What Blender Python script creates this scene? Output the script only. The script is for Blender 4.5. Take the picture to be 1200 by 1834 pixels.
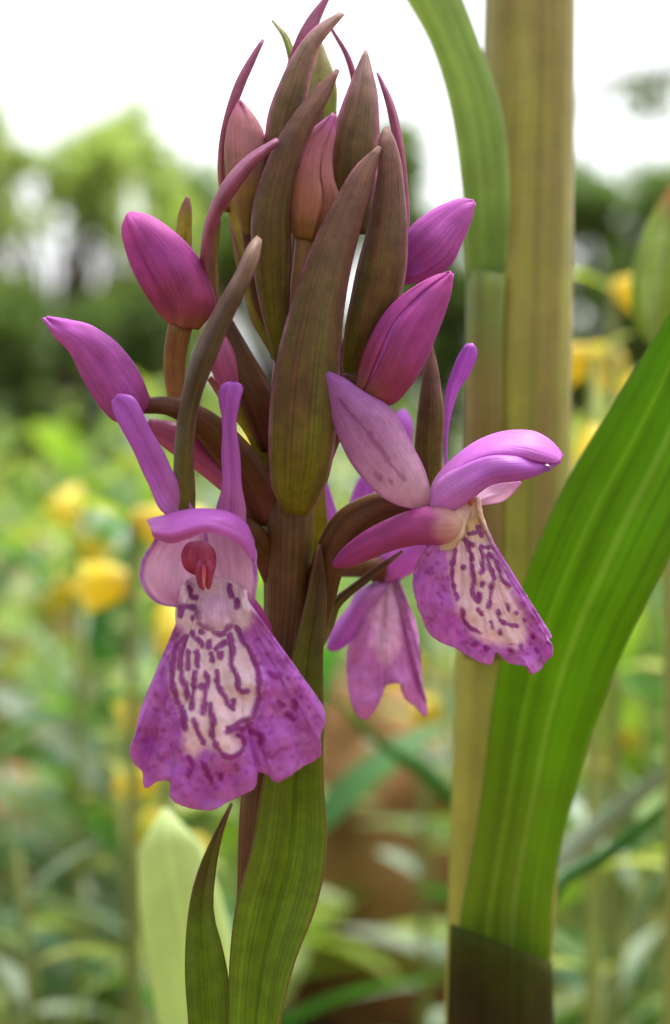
import bpy, math, random
import numpy as np
from mathutils import Vector

random.seed(11); rng = np.random.default_rng(11)
for o in list(bpy.data.objects): bpy.data.objects.remove(o)
S = bpy.context.scene
COL = S.collection

# ------------------------------------------------------------------ camera
CAM_H = 0.16            # lens height above the ground (m)
D0 = 0.12               # distance of the flower spike (m)
K = 29000.0             # photo pixels per metre at D0
TAN = (917.0 / K) / D0
cam = bpy.data.cameras.new('camera'); camo = bpy.data.objects.new('camera', cam); COL.objects.link(camo)
camo.location = (0, 0, CAM_H); camo.rotation_euler = (math.radians(90), 0, 0)
cam.sensor_fit = 'VERTICAL'; cam.sensor_height = 24.0; cam.lens = 24.0 / (2 * TAN)
cam.clip_start = 0.01; cam.clip_end = 500
cam.dof.use_dof = True; cam.dof.focus_distance = D0 - 0.003
cam.dof.aperture_fstop = cam.lens / 2.05
S.camera = camo

# ------------------------------------------------------------------ light
SUN_EL, SUN_AZ = 68.0, 36.0      # azimuth from +Y (view direction) towards +X
w = bpy.data.worlds.new('World'); S.world = w; w.use_nodes = True
nt = w.node_tree; nt.nodes.clear()
sky = nt.nodes.new('ShaderNodeTexSky'); sky.sky_type = 'NISHITA'; sky.sun_disc = False
sky.sun_elevation = math.radians(SUN_EL); sky.sun_rotation = math.radians(SUN_AZ)
sky.air_density = 1.0; sky.dust_density = 4.0; sky.ozone_density = 1.0
bw = nt.nodes.new('ShaderNodeRGBToBW'); mx = nt.nodes.new('ShaderNodeMix'); mx.data_type = 'RGBA'
mx.inputs[0].default_value = 0.88            # thin overcast: nearly colourless sky
bg = nt.nodes.new('ShaderNodeBackground'); bg.inputs[1].default_value = 0.15
wo = nt.nodes.new('ShaderNodeOutputWorld')
nt.links.new(sky.outputs[0], bw.inputs[0]); nt.links.new(sky.outputs[0], mx.inputs[6]); nt.links.new(bw.outputs[0], mx.inputs[7])
nt.links.new(mx.outputs[2], bg.inputs[0]); nt.links.new(bg.outputs[0], wo.inputs[0])
sl = bpy.data.lights.new('sun', 'SUN'); sl.energy = 1.3; sl.angle = math.radians(12); sl.color = (1, .97, .93)
so = bpy.data.objects.new('sun', sl); COL.objects.link(so); so.location = (0.3, 0.6, 1.2)
e, a = math.radians(SUN_EL), math.radians(SUN_AZ)
to_sun = Vector((math.sin(a) * math.cos(e), math.cos(a) * math.cos(e), math.sin(e)))
so.rotation_euler = to_sun.to_track_quat('Z', 'Y').to_euler()
S.view_settings.view_transform = 'Standard'; S.view_settings.look = 'None'
S.view_settings.gamma = 1; S.view_settings.exposure = 1.55
S.cycles.max_bounces = 10; S.cycles.transmission_bounces = 8; S.cycles.diffuse_bounces = 5
S.cycles.use_denoising = True

# ------------------------------------------------------------------ helpers
def P(px, py, dz):
    """photo pixel + depth (mm in front of the spike's plane) -> world point"""
    y = D0 - dz / 1000.0
    return ((px - 600) / K * y / D0, y, CAM_H - (py - 917) / K * y / D0)

def PA(A):
    A = np.asarray(A, float)
    y = D0 - A[..., 2] / 1000.0
    return np.stack([(A[..., 0] - 600) / K * y / D0, y, CAM_H - (A[..., 1] - 917) / K * y / D0], -1)

def curve(pts, n, even=True):
    """smooth curve through points, n samples"""
    p = np.asarray(pts, float)
    if len(p) == 1: return np.repeat(p, n, 0)
    d = np.linalg.norm(np.diff(p[:, :2], axis=0), axis=1) + 1e-6
    t = np.concatenate([[0], np.cumsum(d)]); t /= t[-1]
    m = np.zeros_like(p)
    sl_ = np.diff(p, axis=0) / np.diff(t)[:, None]
    m[0], m[-1] = sl_[0], sl_[-1]
    for i in range(1, len(p) - 1):
        h0, h1 = t[i] - t[i - 1], t[i + 1] - t[i]
        m[i] = (sl_[i - 1] * h1 + sl_[i] * h0) / (h0 + h1)
    q = np.linspace(0, 1, n)
    k = np.clip(np.searchsorted(t, q, side='right') - 1, 0, len(p) - 2)
    h = (t[k + 1] - t[k])[:, None]; s = ((q - t[k])[:, None]) / h
    return ((2*s**3 - 3*s**2 + 1) * p[k] + (s**3 - 2*s**2 + s) * h * m[k] + (-2*s**3 + 3*s**2) * p[k+1] + (s**3 - s**2) * h * m[k+1])

def grid_mesh(name, V, UV=None, close_u=False, cols=None, cap=False):
    """V: rows x cols x 3 world points"""
    n, m = V.shape[:2]
    verts = V.reshape(-1, 3); faces = []
    mm = m if close_u else m - 1
    for i in range(n - 1):
        for j in range(mm):
            j2 = (j + 1) % m
            faces.append((i*m + j, i*m + j2, (i+1)*m + j2, (i+1)*m + j))
    if cap:
        faces.append(tuple(range(m - 1, -1, -1))); faces.append(tuple((n-1)*m + j for j in range(m)))
    me = bpy.data.meshes.new(name); me.from_pydata(verts.tolist(), [], faces)
    uvl = me.uv_layers.new(name='UVMap')
    if UV is None:
        uu, vv = np.meshgrid(np.linspace(0, 1, m), np.linspace(0, 1, n)); UV = np.stack([uu, vv], -1)
    UVf = UV.reshape(-1, 2)
    li = np.zeros(len(me.loops), int); me.loops.foreach_get('vertex_index', li)
    uvl.data.foreach_set('uv', UVf[li].astype(np.float32).ravel())
    if cols is not None:
        at = me.color_attributes.new('Col', 'FLOAT_COLOR', 'POINT')
        c4 = np.ones((n * m, 4), np.float32); c4[:, :3] = cols.reshape(-1, 3); at.data.foreach_set('color', c4.ravel())
    me.polygons.foreach_set('use_smooth', [True] * len(me.polygons)); me.update()
    return me

def link(name, me, mat=None, parent=None):
    o = bpy.data.objects.new(name, me); COL.objects.link(o)
    if mat is not None and me is not None and not me.materials: me.materials.append(mat)
    if parent is not None: o.parent = parent
    return o

def empty(name, loc=(0, 0, 0)):
    o = bpy.data.objects.new(name, None); COL.objects.link(o); o.empty_display_size = .01; o.location = loc
    return o

def tag(o, label, cat, group=None, kind=None):
    if label: o['label'] = label
    if cat: o['category'] = cat
    if group: o['group'] = group
    if kind: o['kind'] = kind
    return o

def solid(o, th, offset=0):
    md = o.modifiers.new('thickness', 'SOLIDIFY'); md.thickness = th; md.offset = offset
    return o

def smooth_noise(n, m, f, amp):
    """low frequency 2-D noise on an n x m grid"""
    g = rng.normal(0, 1, (f + 3, f + 3)); y = np.linspace(0, f, n); x = np.linspace(0, f, m)
    yi, xi = y.astype(int), x.astype(int); fy = (y - yi)[:, None]; fx = (x - xi)[None]
    fy = fy*fy*(3-2*fy); fx = fx*fx*(3-2*fx)
    G = lambda a, b: g[np.ix_(yi + a, xi + b)]
    return amp * (G(0,0)*(1-fy)*(1-fx) + G(1,0)*fy*(1-fx) + G(0,1)*(1-fy)*fx + G(1,1)*fy*fx)

def P3(pts, z):
    """complete 2-tuples with a depth: z a number or (z_base, z_tip)"""
    out = []; n = len(pts)
    for i, p in enumerate(pts):
        if len(p) == 3: out.append(p)
        else:
            zz = z if not isinstance(z, (tuple, list)) else np.interp(i / max(1, n - 1), np.linspace(0, 1, len(z)), z)
            out.append((p[0], p[1], float(zz)))
    return out

def strip(name, L, R, z, mat, parent, bulge=1.0, th=.00012, n=30, m=13, rev=False, fold=0.0, wav=.12, edge_jit=0.0, curl=0.0, zr=None):
    """a leaf, bract, sepal or petal between two edges (base -> tip); bulge in mm towards the viewer"""
    if rev: L, R = L[::-1], R[::-1]
    l = curve(P3(L, z), n); r = curve(P3(R, z if zr is None else zr), n)
    t = np.linspace(0, 1, m)[None, :, None]; s = np.linspace(0, 1, n)[:, None]
    A = l[:, None] * (1 - t) + r[:, None] * t
    tt = t[:, :, 0]
    wpx = np.linalg.norm((r - l)[:, :2], axis=1)[:, None]; wn = wpx / max(wpx.max(), 1e-6)
    prof = 1 - (2*tt - 1)**2
    A[..., 2] += bulge * (.72 if bulge > 0 else 1) * prof * wn + fold * (1 - np.abs(2*tt - 1)) * wn - curl * (np.abs(2*tt - 1)**6) * wn
    A[..., 2] += smooth_noise(n, m, 3, wav) * wn
    ew = smooth_noise(n, 2, 6, 1.6 if wpx.max() > 30 else .7); A[..., 0] += wn*(ew[:, 0:1]*(1 - tt)**4 + ew[:, 1:2]*tt**4)
    if edge_jit:
        j = rng.normal(0, edge_jit, (n, m)); A[..., 0] += j * (np.abs(2*tt - 1) > .95)
    o = link(name, grid_mesh(name, PA(A)), mat, parent)
    solid(o, th)
    return o

def painted(o, fn):
    me = o.data; n = len(me.vertices); uvc = np.zeros((n, 2)); uvl = me.uv_layers[0].data
    for lp in me.loops: uvc[lp.vertex_index] = uvl[lp.index].uv
    c4 = np.ones((n, 4), np.float32); c4[:, :3] = fn(uvc); at = me.color_attributes.new('Col', 'FLOAT_COLOR', 'POINT'); at.data.foreach_set('color', c4.ravel())

def tube(name, path, mat, parent, seg=16, n=24, ridges=0, ramp=0.0, twist=0.0, cap=True):
    """path of (px, py, dz, radius_px)"""
    c = curve(path, n); C = PA(c[:, :3]); rad = c[:, 3] / K * (D0 - c[:, 2] / 1000) / D0
    T = np.gradient(C, axis=0); T /= np.linalg.norm(T, axis=1)[:, None]
    ref = np.array([0, 1.0, 0]); rows = []
    for i in range(n):
        a_ = np.cross(T[i], ref); a_ /= np.linalg.norm(a_) + 1e-9; b_ = np.cross(a_, T[i])
        th = np.linspace(0, 2*math.pi, seg, endpoint=False)
        rr = rad[i] * (1 + ramp * np.cos(ridges * th + twist * i / n))
        rows.append(C[i] + rr[:, None] * (np.cos(th)[:, None] * a_ + np.sin(th)[:, None] * b_))
    V = np.array(rows)
    uu, vv = np.meshgrid(np.linspace(0, 1, seg), np.linspace(0, 1, n))
    return link(name, grid_mesh(name, V, np.stack([uu, vv], -1), True, cap=cap), mat, parent)

def bud(L, R, z, mat, parent, ratio=.9, rev=True, sectors=((.3, 2.0), (2.15, 3.6)), name='bud', n=34, seg=40, sm=None):
    """closed bud: outline both sides base -> tip, round in depth, overlapping outer sepals"""
    if rev: L, R = L[::-1], R[::-1]
    l = curve(P3(L, z), n); r = curve(P3(R, z), n)
    c = (l + r) / 2; h = (r - l) / 2
    hw = np.linalg.norm(h[:, :2], axis=1)
    def ring(th, k):
        A = c[:, None] + k * h[:, None] * np.cos(th)[None, :, None]
        A[..., 2] += k * (hw / K * 1000 * ratio)[:, None] * np.sin(th)[None]
        return A
    th = np.linspace(0, 2*math.pi, seg, endpoint=False)
    A = ring(th, .985)
    g = 1 - .05 * np.exp(-((np.cos(1.5 * (th - .6))) / .18)**2)
    A = c[:, None] + (A - c[:, None]) * g[None, :, None] * (1 + smooth_noise(n, seg//2, 4, .02).repeat(2, 1))[..., None]
    uu, vv = np.meshgrid(np.linspace(0, 1, seg), np.linspace(0, 1, n))
    b = link(name, grid_mesh(name, PA(A), np.stack([uu, vv], -1), True, cap=True), mat, parent)
    for k, (t0, t1) in enumerate(sectors):
        th = np.linspace(t0, t1, 15); e_ = np.abs(np.linspace(-1, 1, 15))
        A = ring(th, 1.0)
        kk = 1.05 - .035 * e_**4 + .012*k
        A = c[:, None] + (A - c[:, None]) * kk[None, :, None]
        A[..., 2] += smooth_noise(n, 15, 4, .10); A[..., 0] += smooth_noise(n, 15, 4, 1.2)
        o = link('sepal', grid_mesh('sepal', PA(A)), sm or mat, b); solid(o, .00016)
    return b

# ------------------------------------------------------------------ materials
def lin(c):
    c = np.asarray(c, float) / 255.0
    return tuple(np.where(c <= .04045, c / 12.92, ((c + .055) / 1.055)**2.4)) + (1.0,)

def plant_mat(name, stops, edge=None, edge_w=.12, trans=.4, vein=.22, vein_f=11, blotch=.2, blotch_s=900, rough=.45, tcol=None, bump=.35, spec=.35, tint=0.0, stripe=None, alt=None):
    m = bpy.data.materials.new(name); m.use_nodes = True; t = m.node_tree; N = t.nodes; Lk = t.links; N.clear()
    out = N.new('ShaderNodeOutputMaterial'); uv = N.new('ShaderNodeUVMap'); uv.uv_map = 'UVMap'
    sep = N.new('ShaderNodeSeparateXYZ'); Lk.new(uv.outputs[0], sep.inputs[0])
    if stops == 'vcol':
        a_ = N.new('ShaderNodeVertexColor'); a_.layer_name = 'Col'; col = a_.outputs[0]
    else:
        rp = N.new('ShaderNodeValToRGB'); rp.color_ramp.interpolation = 'EASE'
        el = rp.color_ramp.elements
        while len(el) < len(stops): el.new(.5)
        for e_, (p_, c_) in zip(el, stops): e_.position = p_; e_.color = c_ if len(c_) == 4 else tuple(c_) + (1,)
        nz = N.new('ShaderNodeTexNoise'); nz.inputs['Scale'].default_value = 250; nz.inputs['Detail'].default_value = 3
        geo = N.new('ShaderNodeNewGeometry'); Lk.new(geo.outputs['Position'], nz.inputs['Vector'])
        ma = N.new('ShaderNodeMath'); ma.operation = 'MULTIPLY_ADD'; ma.inputs[1].default_value = .35; ma.inputs[2].default_value = -.175
        Lk.new(nz.outputs[0], ma.inputs[0])
        ad = N.new('ShaderNodeMath'); ad.operation = 'ADD'; Lk.new(ma.outputs[0], ad.inputs[0]); Lk.new(sep.outputs[1], ad.inputs[1])
        Lk.new(ad.outputs[0], rp.inputs[0]); col = rp.outputs[0]
    # veins along the blade
    mp = N.new('ShaderNodeMapping'); mp.inputs['Scale'].default_value = (vein_f, .7, 1); Lk.new(uv.outputs[0], mp.inputs[0])
    oi = N.new('ShaderNodeObjectInfo'); cx = N.new('ShaderNodeCombineXYZ'); mu = N.new('ShaderNodeMath'); mu.operation = 'MULTIPLY'; mu.inputs[1].default_value = 40
    Lk.new(oi.outputs['Random'], mu.inputs[0]); Lk.new(mu.outputs[0], cx.inputs[2]); Lk.new(cx.outputs[0], mp.inputs['Location'])
    vn = N.new('ShaderNodeTexNoise'); vn.inputs['Scale'].default_value = 1.6; vn.inputs['Detail'].default_value = 4; vn.inputs['Roughness'].default_value = .6
    Lk.new(mp.outputs[0], vn.inputs['Vector'])
    mr = N.new('ShaderNodeMapRange'); mr.inputs[1].default_value = .3; mr.inputs[2].default_value = .7; mr.inputs[3].default_value = 1 - vein; mr.inputs[4].default_value = 1 + vein
    Lk.new(vn.outputs[0], mr.inputs[0])
    geo2 = N.new('ShaderNodeNewGeometry')
    bn = N.new('ShaderNodeTexNoise'); bn.inputs['Scale'].default_value = blotch_s; bn.inputs['Detail'].default_value = 5; bn.inputs['Roughness'].default_value = .65
    Lk.new(geo2.outputs['Position'], bn.inputs['Vector'])
    mr2 = N.new('ShaderNodeMapRange'); mr2.inputs[1].default_value = .3; mr2.inputs[2].default_value = .7; mr2.inputs[3].default_value = 1 - blotch; mr2.inputs[4].default_value = 1 + blotch
    Lk.new(bn.outputs[0], mr2.inputs[0])
    pm = N.new('ShaderNodeMath'); pm.operation = 'MULTIPLY'; Lk.new(mr.outputs[0], pm.inputs[0]); Lk.new(mr2.outputs[0], pm.inputs[1])
    if alt is not None:         # streaks of a second hue along the veins
        mp2 = N.new('ShaderNodeMapping'); mp2.inputs['Scale'].default_value = (vein_f*.45, 1.6, 1); Lk.new(uv.outputs[0], mp2.inputs[0]); Lk.new(cx.outputs[0], mp2.inputs['Location'])
        an_ = N.new('ShaderNodeTexNoise'); an_.inputs['Scale'].default_value = 1.3; an_.inputs['Detail'].default_value = 5; an_.inputs['Roughness'].default_value = .7; Lk.new(mp2.outputs[0], an_.inputs['Vector'])
        ar = N.new('ShaderNodeMapRange'); ar.interpolation_type = 'SMOOTHSTEP'; ar.inputs[1].default_value = .42; ar.inputs[2].default_value = .68; ar.inputs[4].default_value = alt[1]; Lk.new(an_.outputs[0], ar.inputs[0])
        am = N.new('ShaderNodeMix'); am.data_type = 'RGBA'; am.inputs[7].default_value = tuple(alt[0]); Lk.new(ar.outputs[0], am.inputs[0]); Lk.new(col, am.inputs[6]); col = am.outputs[2]
    if edge is not None:
        su = N.new('ShaderNodeMath'); su.operation = 'SUBTRACT'; su.inputs[1].default_value = .5; Lk.new(sep.outputs[0], su.inputs[0])
        ab = N.new('ShaderNodeMath'); ab.operation = 'ABSOLUTE'; Lk.new(su.outputs[0], ab.inputs[0])
        er = N.new('ShaderNodeMapRange'); er.interpolation_type = 'SMOOTHSTEP'; er.inputs[1].default_value = .5 - edge_w; er.inputs[2].default_value = .5
        Lk.new(ab.outputs[0], er.inputs[0])
        em = N.new('ShaderNodeMix'); em.data_type = 'RGBA'; em.inputs[7].default_value = edge if len(edge) == 4 else tuple(edge) + (1,)
        eb = N.new('ShaderNodeMapRange'); eb.inputs[1].default_value = .3; eb.inputs[2].default_value = .65; eb.inputs[3].default_value = .35; eb.inputs[4].default_value = 1.0; Lk.new(bn.outputs[0], eb.inputs[0])
        ee = N.new('ShaderNodeMath'); ee.operation = 'MULTIPLY'; Lk.new(er.outputs[0], ee.inputs[0]); Lk.new(eb.outputs[0], ee.inputs[1])
        Lk.new(ee.outputs[0], em.inputs[0]); Lk.new(col, em.inputs[6]); col = em.outputs[2]
    if stripe is not None:      # pale midrib lines at given u positions
        for (u0, wd, c_) in stripe:
            su = N.new('ShaderNodeMath'); su.operation = 'SUBTRACT'; su.inputs[1].default_value = u0; Lk.new(sep.outputs[0], su.inputs[0])
            ab = N.new('ShaderNodeMath'); ab.operation = 'ABSOLUTE'; Lk.new(su.outputs[0], ab.inputs[0])
            er = N.new('ShaderNodeMapRange'); er.interpolation_type = 'SMOOTHSTEP'; er.inputs[1].default_value = wd; er.inputs[2].default_value = 0
            er.inputs[3].default_value = 0; er.inputs[4].default_value = .75
            Lk.new(ab.outputs[0], er.inputs[0])
            em = N.new('ShaderNodeMix'); em.data_type = 'RGBA'; em.inputs[7].default_value = tuple(c_)
            Lk.new(er.outputs[0], em.inputs[0]); Lk.new(col, em.inputs[6]); col = em.outputs[2]
    if tint:
        hs = N.new('ShaderNodeHueSaturation'); r1 = N.new('ShaderNodeMapRange'); r1.inputs[3].default_value = 1 - tint; r1.inputs[4].default_value = 1 + tint
        Lk.new(oi.outputs['Random'], r1.inputs[0]); Lk.new(r1.outputs[0], hs.inputs['Value']); Lk.new(col, hs.inputs['Color']); col = hs.outputs[0]
    vm = N.new('ShaderNodeVectorMath'); vm.operation = 'SCALE'; Lk.new(col, vm.inputs[0]); Lk.new(pm.outputs[0], vm.inputs[3])
    bs = N.new('ShaderNodeBsdfPrincipled'); bs.inputs['Roughness'].default_value = rough; bs.inputs['Specular IOR Level'].default_value = spec
    Lk.new(vm.outputs[0], bs.inputs['Base Color'])
    bp = N.new('ShaderNodeBump'); bp.inputs['Strength'].default_value = bump; bp.inputs['Distance'].default_value = .00015
    hm = N.new('ShaderNodeMath'); hm.operation = 'ADD'; Lk.new(vn.outputs[0], hm.inputs[0]); Lk.new(bn.outputs[0], hm.inputs[1])
    Lk.new(hm.outputs[0], bp.inputs['Height']); Lk.new(bp.outputs[0], bs.inputs['Normal'])
    tr = N.new('ShaderNodeBsdfTranslucent')
    if tcol is not None:
        tm = N.new('ShaderNodeVectorMath'); tm.operation = 'MULTIPLY'; Lk.new(vm.outputs[0], tm.inputs[0]); tm.inputs[1].default_value = tcol; Lk.new(tm.outputs[0], tr.inputs[0])
    else: Lk.new(vm.outputs[0], tr.inputs[0])
    ms = N.new('ShaderNodeMixShader'); ms.inputs[0].default_value = trans
    Lk.new(bs.outputs[0], ms.inputs[1]); Lk.new(tr.outputs[0], ms.inputs[2]); Lk.new(ms.outputs[0], out.inputs[0])
    return m

PURP = lin((160, 70, 150)); EDGE = lin((150, 75, 120))
M = {}
M['bract'] = plant_mat('bract_olive_purple', [(0, lin((128, 130, 22))), (.4, lin((108, 96, 42))), (.75, lin((124, 94, 74))), (1, lin((156, 116, 104)))], edge=lin((176, 98, 142)), edge_w=.075, trans=.34, vein=.28, vein_f=16, blotch=.3, rough=.55, bump=.6, alt=(lin((118, 58, 56)), .55))  # edge: purple margin, brightened pink to stand for backlight through the thin rim
M['bract_top'] = plant_mat('bract_pinkish_brown', [(0, lin((96, 84, 38))), (.5, lin((126, 102, 74))), (1, lin((190, 152, 148)))], edge=lin((206, 128, 168)), edge_w=.17, trans=.42, vein=.22, vein_f=15, blotch=.28, rough=.55, alt=(lin((120, 116, 66)), .6))  # pale tip stop paints sky glare; edge adds backlit brightness to the purple margin
M['bract_pink'] = plant_mat('bract_pink_edge', [(0, lin((150, 110, 60))), (.4, lin((170, 96, 120))), (1, lin((180, 110, 150)))], trans=.4, vein=.2, blotch=.2)
M['bract_yellow'] = plant_mat('bract_inner_yellow', [(0, lin((140, 138, 34))), (.6, lin((170, 158, 58))), (1, lin((165, 110, 110)))], edge=lin((170, 110, 130)), trans=.45, vein=.25, blotch=.2)
M['bract_dark'] = plant_mat('bract_dark_olive', [(0, lin((104, 100, 36))), (.45, lin((76, 60, 34))), (.8, lin((92, 68, 58))), (1, lin((160, 128, 116)))], edge=lin((140, 86, 104)), edge_w=.13, trans=.2, vein=.22, vein_f=9, blotch=.3, rough=.55, alt=(lin((104, 98, 44)), .5))
M['bract_green'] = plant_mat('bract_green', [(0, lin((130, 150, 60))), (.5, lin((150, 160, 70))), (1, lin((190, 180, 140)))], trans=.45, vein=.2, blotch=.2)
M['leaf'] = plant_mat('orchid_leaf_green', [(0, lin((112, 128, 30))), (.35, lin((130, 160, 36))), (.75, lin((122, 142, 34))), (1, lin((118, 90, 62)))], edge=lin((150, 104, 86)), edge_w=.045, trans=.52, vein=.28, vein_f=18, blotch=.2, tcol=(1.1, 1.25, .6), bump=.5)
M['stem'] = plant_mat('stem_brown', [(0, lin((100, 58, 28))), (.5, lin((96, 50, 28))), (1, lin((96, 72, 34)))], trans=.08, alt=(lin((120, 84, 34)), .5), vein=.42, vein_f=26, blotch=.2, rough=.4, bump=.6)
M['ovary'] = plant_mat('ovary_brown', [(0, lin((84, 46, 24))), (.5, lin((92, 58, 24))), (1, lin((104, 52, 44)))], trans=.15, vein=.35, vein_f=14, blotch=.2, rough=.5)
M['ovary_pale'] = plant_mat('ovary_tan', [(0, lin((140, 104, 60))), (.6, lin((172, 130, 84))), (1, lin((180, 150, 80)))], trans=.25, vein=.25, vein_f=12, blotch=.15)
M['bud'] = plant_mat('bud_magenta', [(0, lin((166, 104, 84))), (.22, lin((158, 66, 104))), (.6, lin((176, 72, 156))), (1, lin((196, 84, 172)))], trans=.32, vein=.2, vein_f=13, blotch=.22, blotch_s=500, rough=.6, tcol=(1.15, .9, 1.05), spec=.25)
M['bud_violet'] = plant_mat('bud_violet', [(0, lin((165, 72, 138))), (.3, lin((180, 84, 172))), (1, lin((200, 100, 198)))], trans=.32, vein=.2, vein_f=12, blotch=.22, blotch_s=500, rough=.6, spec=.25)
M['bud_brown'] = plant_mat('bud_brownish_pink', [(0, lin((160, 122, 66))), (.3, lin((172, 112, 92))), (.7, lin((186, 116, 132))), (1, lin((198, 112, 178)))], trans=.3, vein=.15, vein_f=10, blotch=.22, blotch_s=500, rough=.6, spec=.25)
M['bud_pale'] = plant_mat('bud_dusty_pink', [(0, lin((130, 112, 40))), (.4, lin((160, 128, 76))), (.7, lin((196, 132, 140))), (1, lin((198, 112, 150)))], trans=.32, vein=.15, vein_f=10, blotch=.22, blotch_s=500, spec=.25)
M['sepal'] = plant_mat('sepal_violet', [(0, lin((212, 142, 214))), (.5, lin((198, 110, 210))), (1, lin((192, 100, 212)))], trans=.4, vein=.16, vein_f=9, blotch=.1, rough=.4)
M['sepal_pale'] = plant_mat('sepal_pale_spotted', [(0, lin((222, 176, 200))), (.45, lin((206, 142, 196))), (.8, lin((186, 112, 188))), (1, lin((180, 100, 190)))], trans=.35, vein=.2, vein_f=8, blotch=.14, edge=lin((180, 100, 180)), edge_w=.06)
M['hood'] = plant_mat('hood_lilac', [(0, lin((205, 112, 205))), (.5, lin((214, 118, 222))), (1, lin((205, 110, 210)))], trans=.35, vein=.12, vein_f=8, blotch=.08, rough=.48)
M['petal_in'] = plant_mat('petal_inside_pale', [(0, lin((238, 190, 226))), (.5, lin((248, 218, 240))), (1, lin((240, 196, 230)))], edge=lin((176, 92, 190)), edge_w=.10, trans=.5, vein=.1, vein_f=8, blotch=.08)
M['spur1'] = plant_mat('spur_plum', [(0, lin((165, 62, 140))), (1, lin((160, 60, 136)))], trans=.3, vein=.15, vein_f=8, blotch=.12)
M['spur'] = plant_mat('spur_purple', [(0, lin((222, 186, 160))), (.06, lin((220, 170, 160))), (.2, lin((175, 74, 145))), (.6, lin((165, 62, 135))), (1, lin((170, 64, 140)))], trans=.3, vein=.15, vein_f=8, blotch=.12)
M['spur_pink'] = plant_mat('spur_pink', [(0, lin((185, 98, 140))), (1, lin((192, 98, 155)))], trans=.3, vein=.2, vein_f=10, blotch=.12)
M['lip'] = plant_mat('lip_marked', 'vcol', trans=.34, vein=.10, vein_f=26, blotch=.14, blotch_s=1800, rough=.5, bump=.9)
M['anther'] = plant_mat('anther_rose', [(0, lin((178, 50, 86))), (.5, lin((186, 78, 112))), (1, lin((204, 110, 156)))], trans=.3, vein=.15, blotch=.2, rough=.6)
M['column'] = plant_mat('column_crimson', [(0, lin((178, 60, 92))), (.5, lin((170, 60, 96))), (1, lin((192, 92, 136)))], trans=.3, vein=.1, blotch=.15, rough=.55)
M['beak'] = plant_mat('beak_pink', [(0, lin((225, 130, 140))), (1, lin((200, 70, 95)))], trans=.25, vein=.1, blotch=.1, rough=.35)
M['cream'] = plant_mat('throat_cream', [(0, lin((222, 196, 176))), (.5, lin((232, 205, 180))), (1, lin((224, 180, 190)))], trans=.3, vein=.1, blotch=.12)
M['pouch'] = plant_mat('spur_mouth_lavender', [(0, lin((212, 165, 200))), (1, lin((222, 180, 205)))], trans=.3, vein=.08, blotch=.08, rough=.35)
M['bigstem'] = plant_mat('tall_stem_olive', [(0, lin((118, 90, 46))), (.3, lin((146, 142, 48))), (.7, lin((164, 164, 68))), (1, lin((158, 150, 84)))], trans=.1, vein=.25, vein_f=9, blotch=.14, blotch_s=300, alt=(lin((136, 104, 66)), .75))
M['bigleaf'] = plant_mat('tall_plant_leaf', [(0, lin((132, 158, 44))), (.4, lin((120, 162, 26))), (1, lin((108, 158, 18)))], edge=lin((130, 140, 70)), edge_w=.03, trans=.45, vein=.26, vein_f=8, blotch=.1, blotch_s=250, tcol=(1.05, 1.3, .45), alt=(lin((88, 132, 20)), .6), stripe=[(.30, .03, lin((146, 176, 60))), (.57, .06, lin((156, 182, 78)))])
M['upleaf'] = plant_mat('upper_leaf', [(0, lin((130, 166, 84))), (.5, lin((172, 202, 118))), (1, lin((188, 210, 124)))], edge=lin((186, 206, 140)), edge_w=.14, trans=.5, alt=(lin((150, 186, 104)), .6), vein=.2, vein_f=6, blotch=.12, blotch_s=300)  # pale edge colour paints rim light along the leaf margins
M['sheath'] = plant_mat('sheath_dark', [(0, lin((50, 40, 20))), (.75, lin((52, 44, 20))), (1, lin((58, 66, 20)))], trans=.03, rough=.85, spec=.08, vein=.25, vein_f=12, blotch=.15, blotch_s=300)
M['sheath_up'] = plant_mat('sheath_seam', [(0, lin((128, 104, 66))), (.5, lin((138, 116, 62))), (1, lin((122, 140, 66)))], trans=.15, vein=.35, vein_f=5, blotch=.15, blotch_s=300)

# ================================================================== SETTING
def simple_mat(name, c0, c1, scale=8, rough=.9, bump=.6, dist=.01, c2=None):
    m = bpy.data.materials.new(name); m.use_nodes = True; t = m.node_tree; N = t.nodes; Lk = t.links
    b = N['Principled BSDF']; b.inputs['Roughness'].default_value = rough; b.inputs['Specular IOR Level'].default_value = .2
    g = N.new('ShaderNodeNewGeometry'); nz = N.new('ShaderNodeTexNoise'); nz.inputs['Scale'].default_value = scale; nz.inputs['Detail'].default_value = 8
    Lk.new(g.outputs['Position'], nz.inputs['Vector'])
    r = N.new('ShaderNodeValToRGB'); r.color_ramp.elements[0].position = .35; r.color_ramp.elements[1].position = .68
    r.color_ramp.elements[0].color = c0; r.color_ramp.elements[1].color = c1
    if c2: e_ = r.color_ramp.elements.new(.52); e_.color = c2
    Lk.new(nz.outputs[0], r.inputs[0]); Lk.new(r.outputs[0], b.inputs['Base Color'])
    bp = N.new('ShaderNodeBump'); bp.inputs['Strength'].default_value = bump; bp.inputs['Distance'].default_value = dist
    Lk.new(nz.outputs[0], bp.inputs['Height']); Lk.new(bp.outputs[0], b.inputs['Normal'])
    return m

def ground_z(x, y):
    return .010 * np.sin(7 * x + 1.3) * np.sin(5.2 * y + .4) * np.exp(-(x*x + y*y) / 9)

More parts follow.
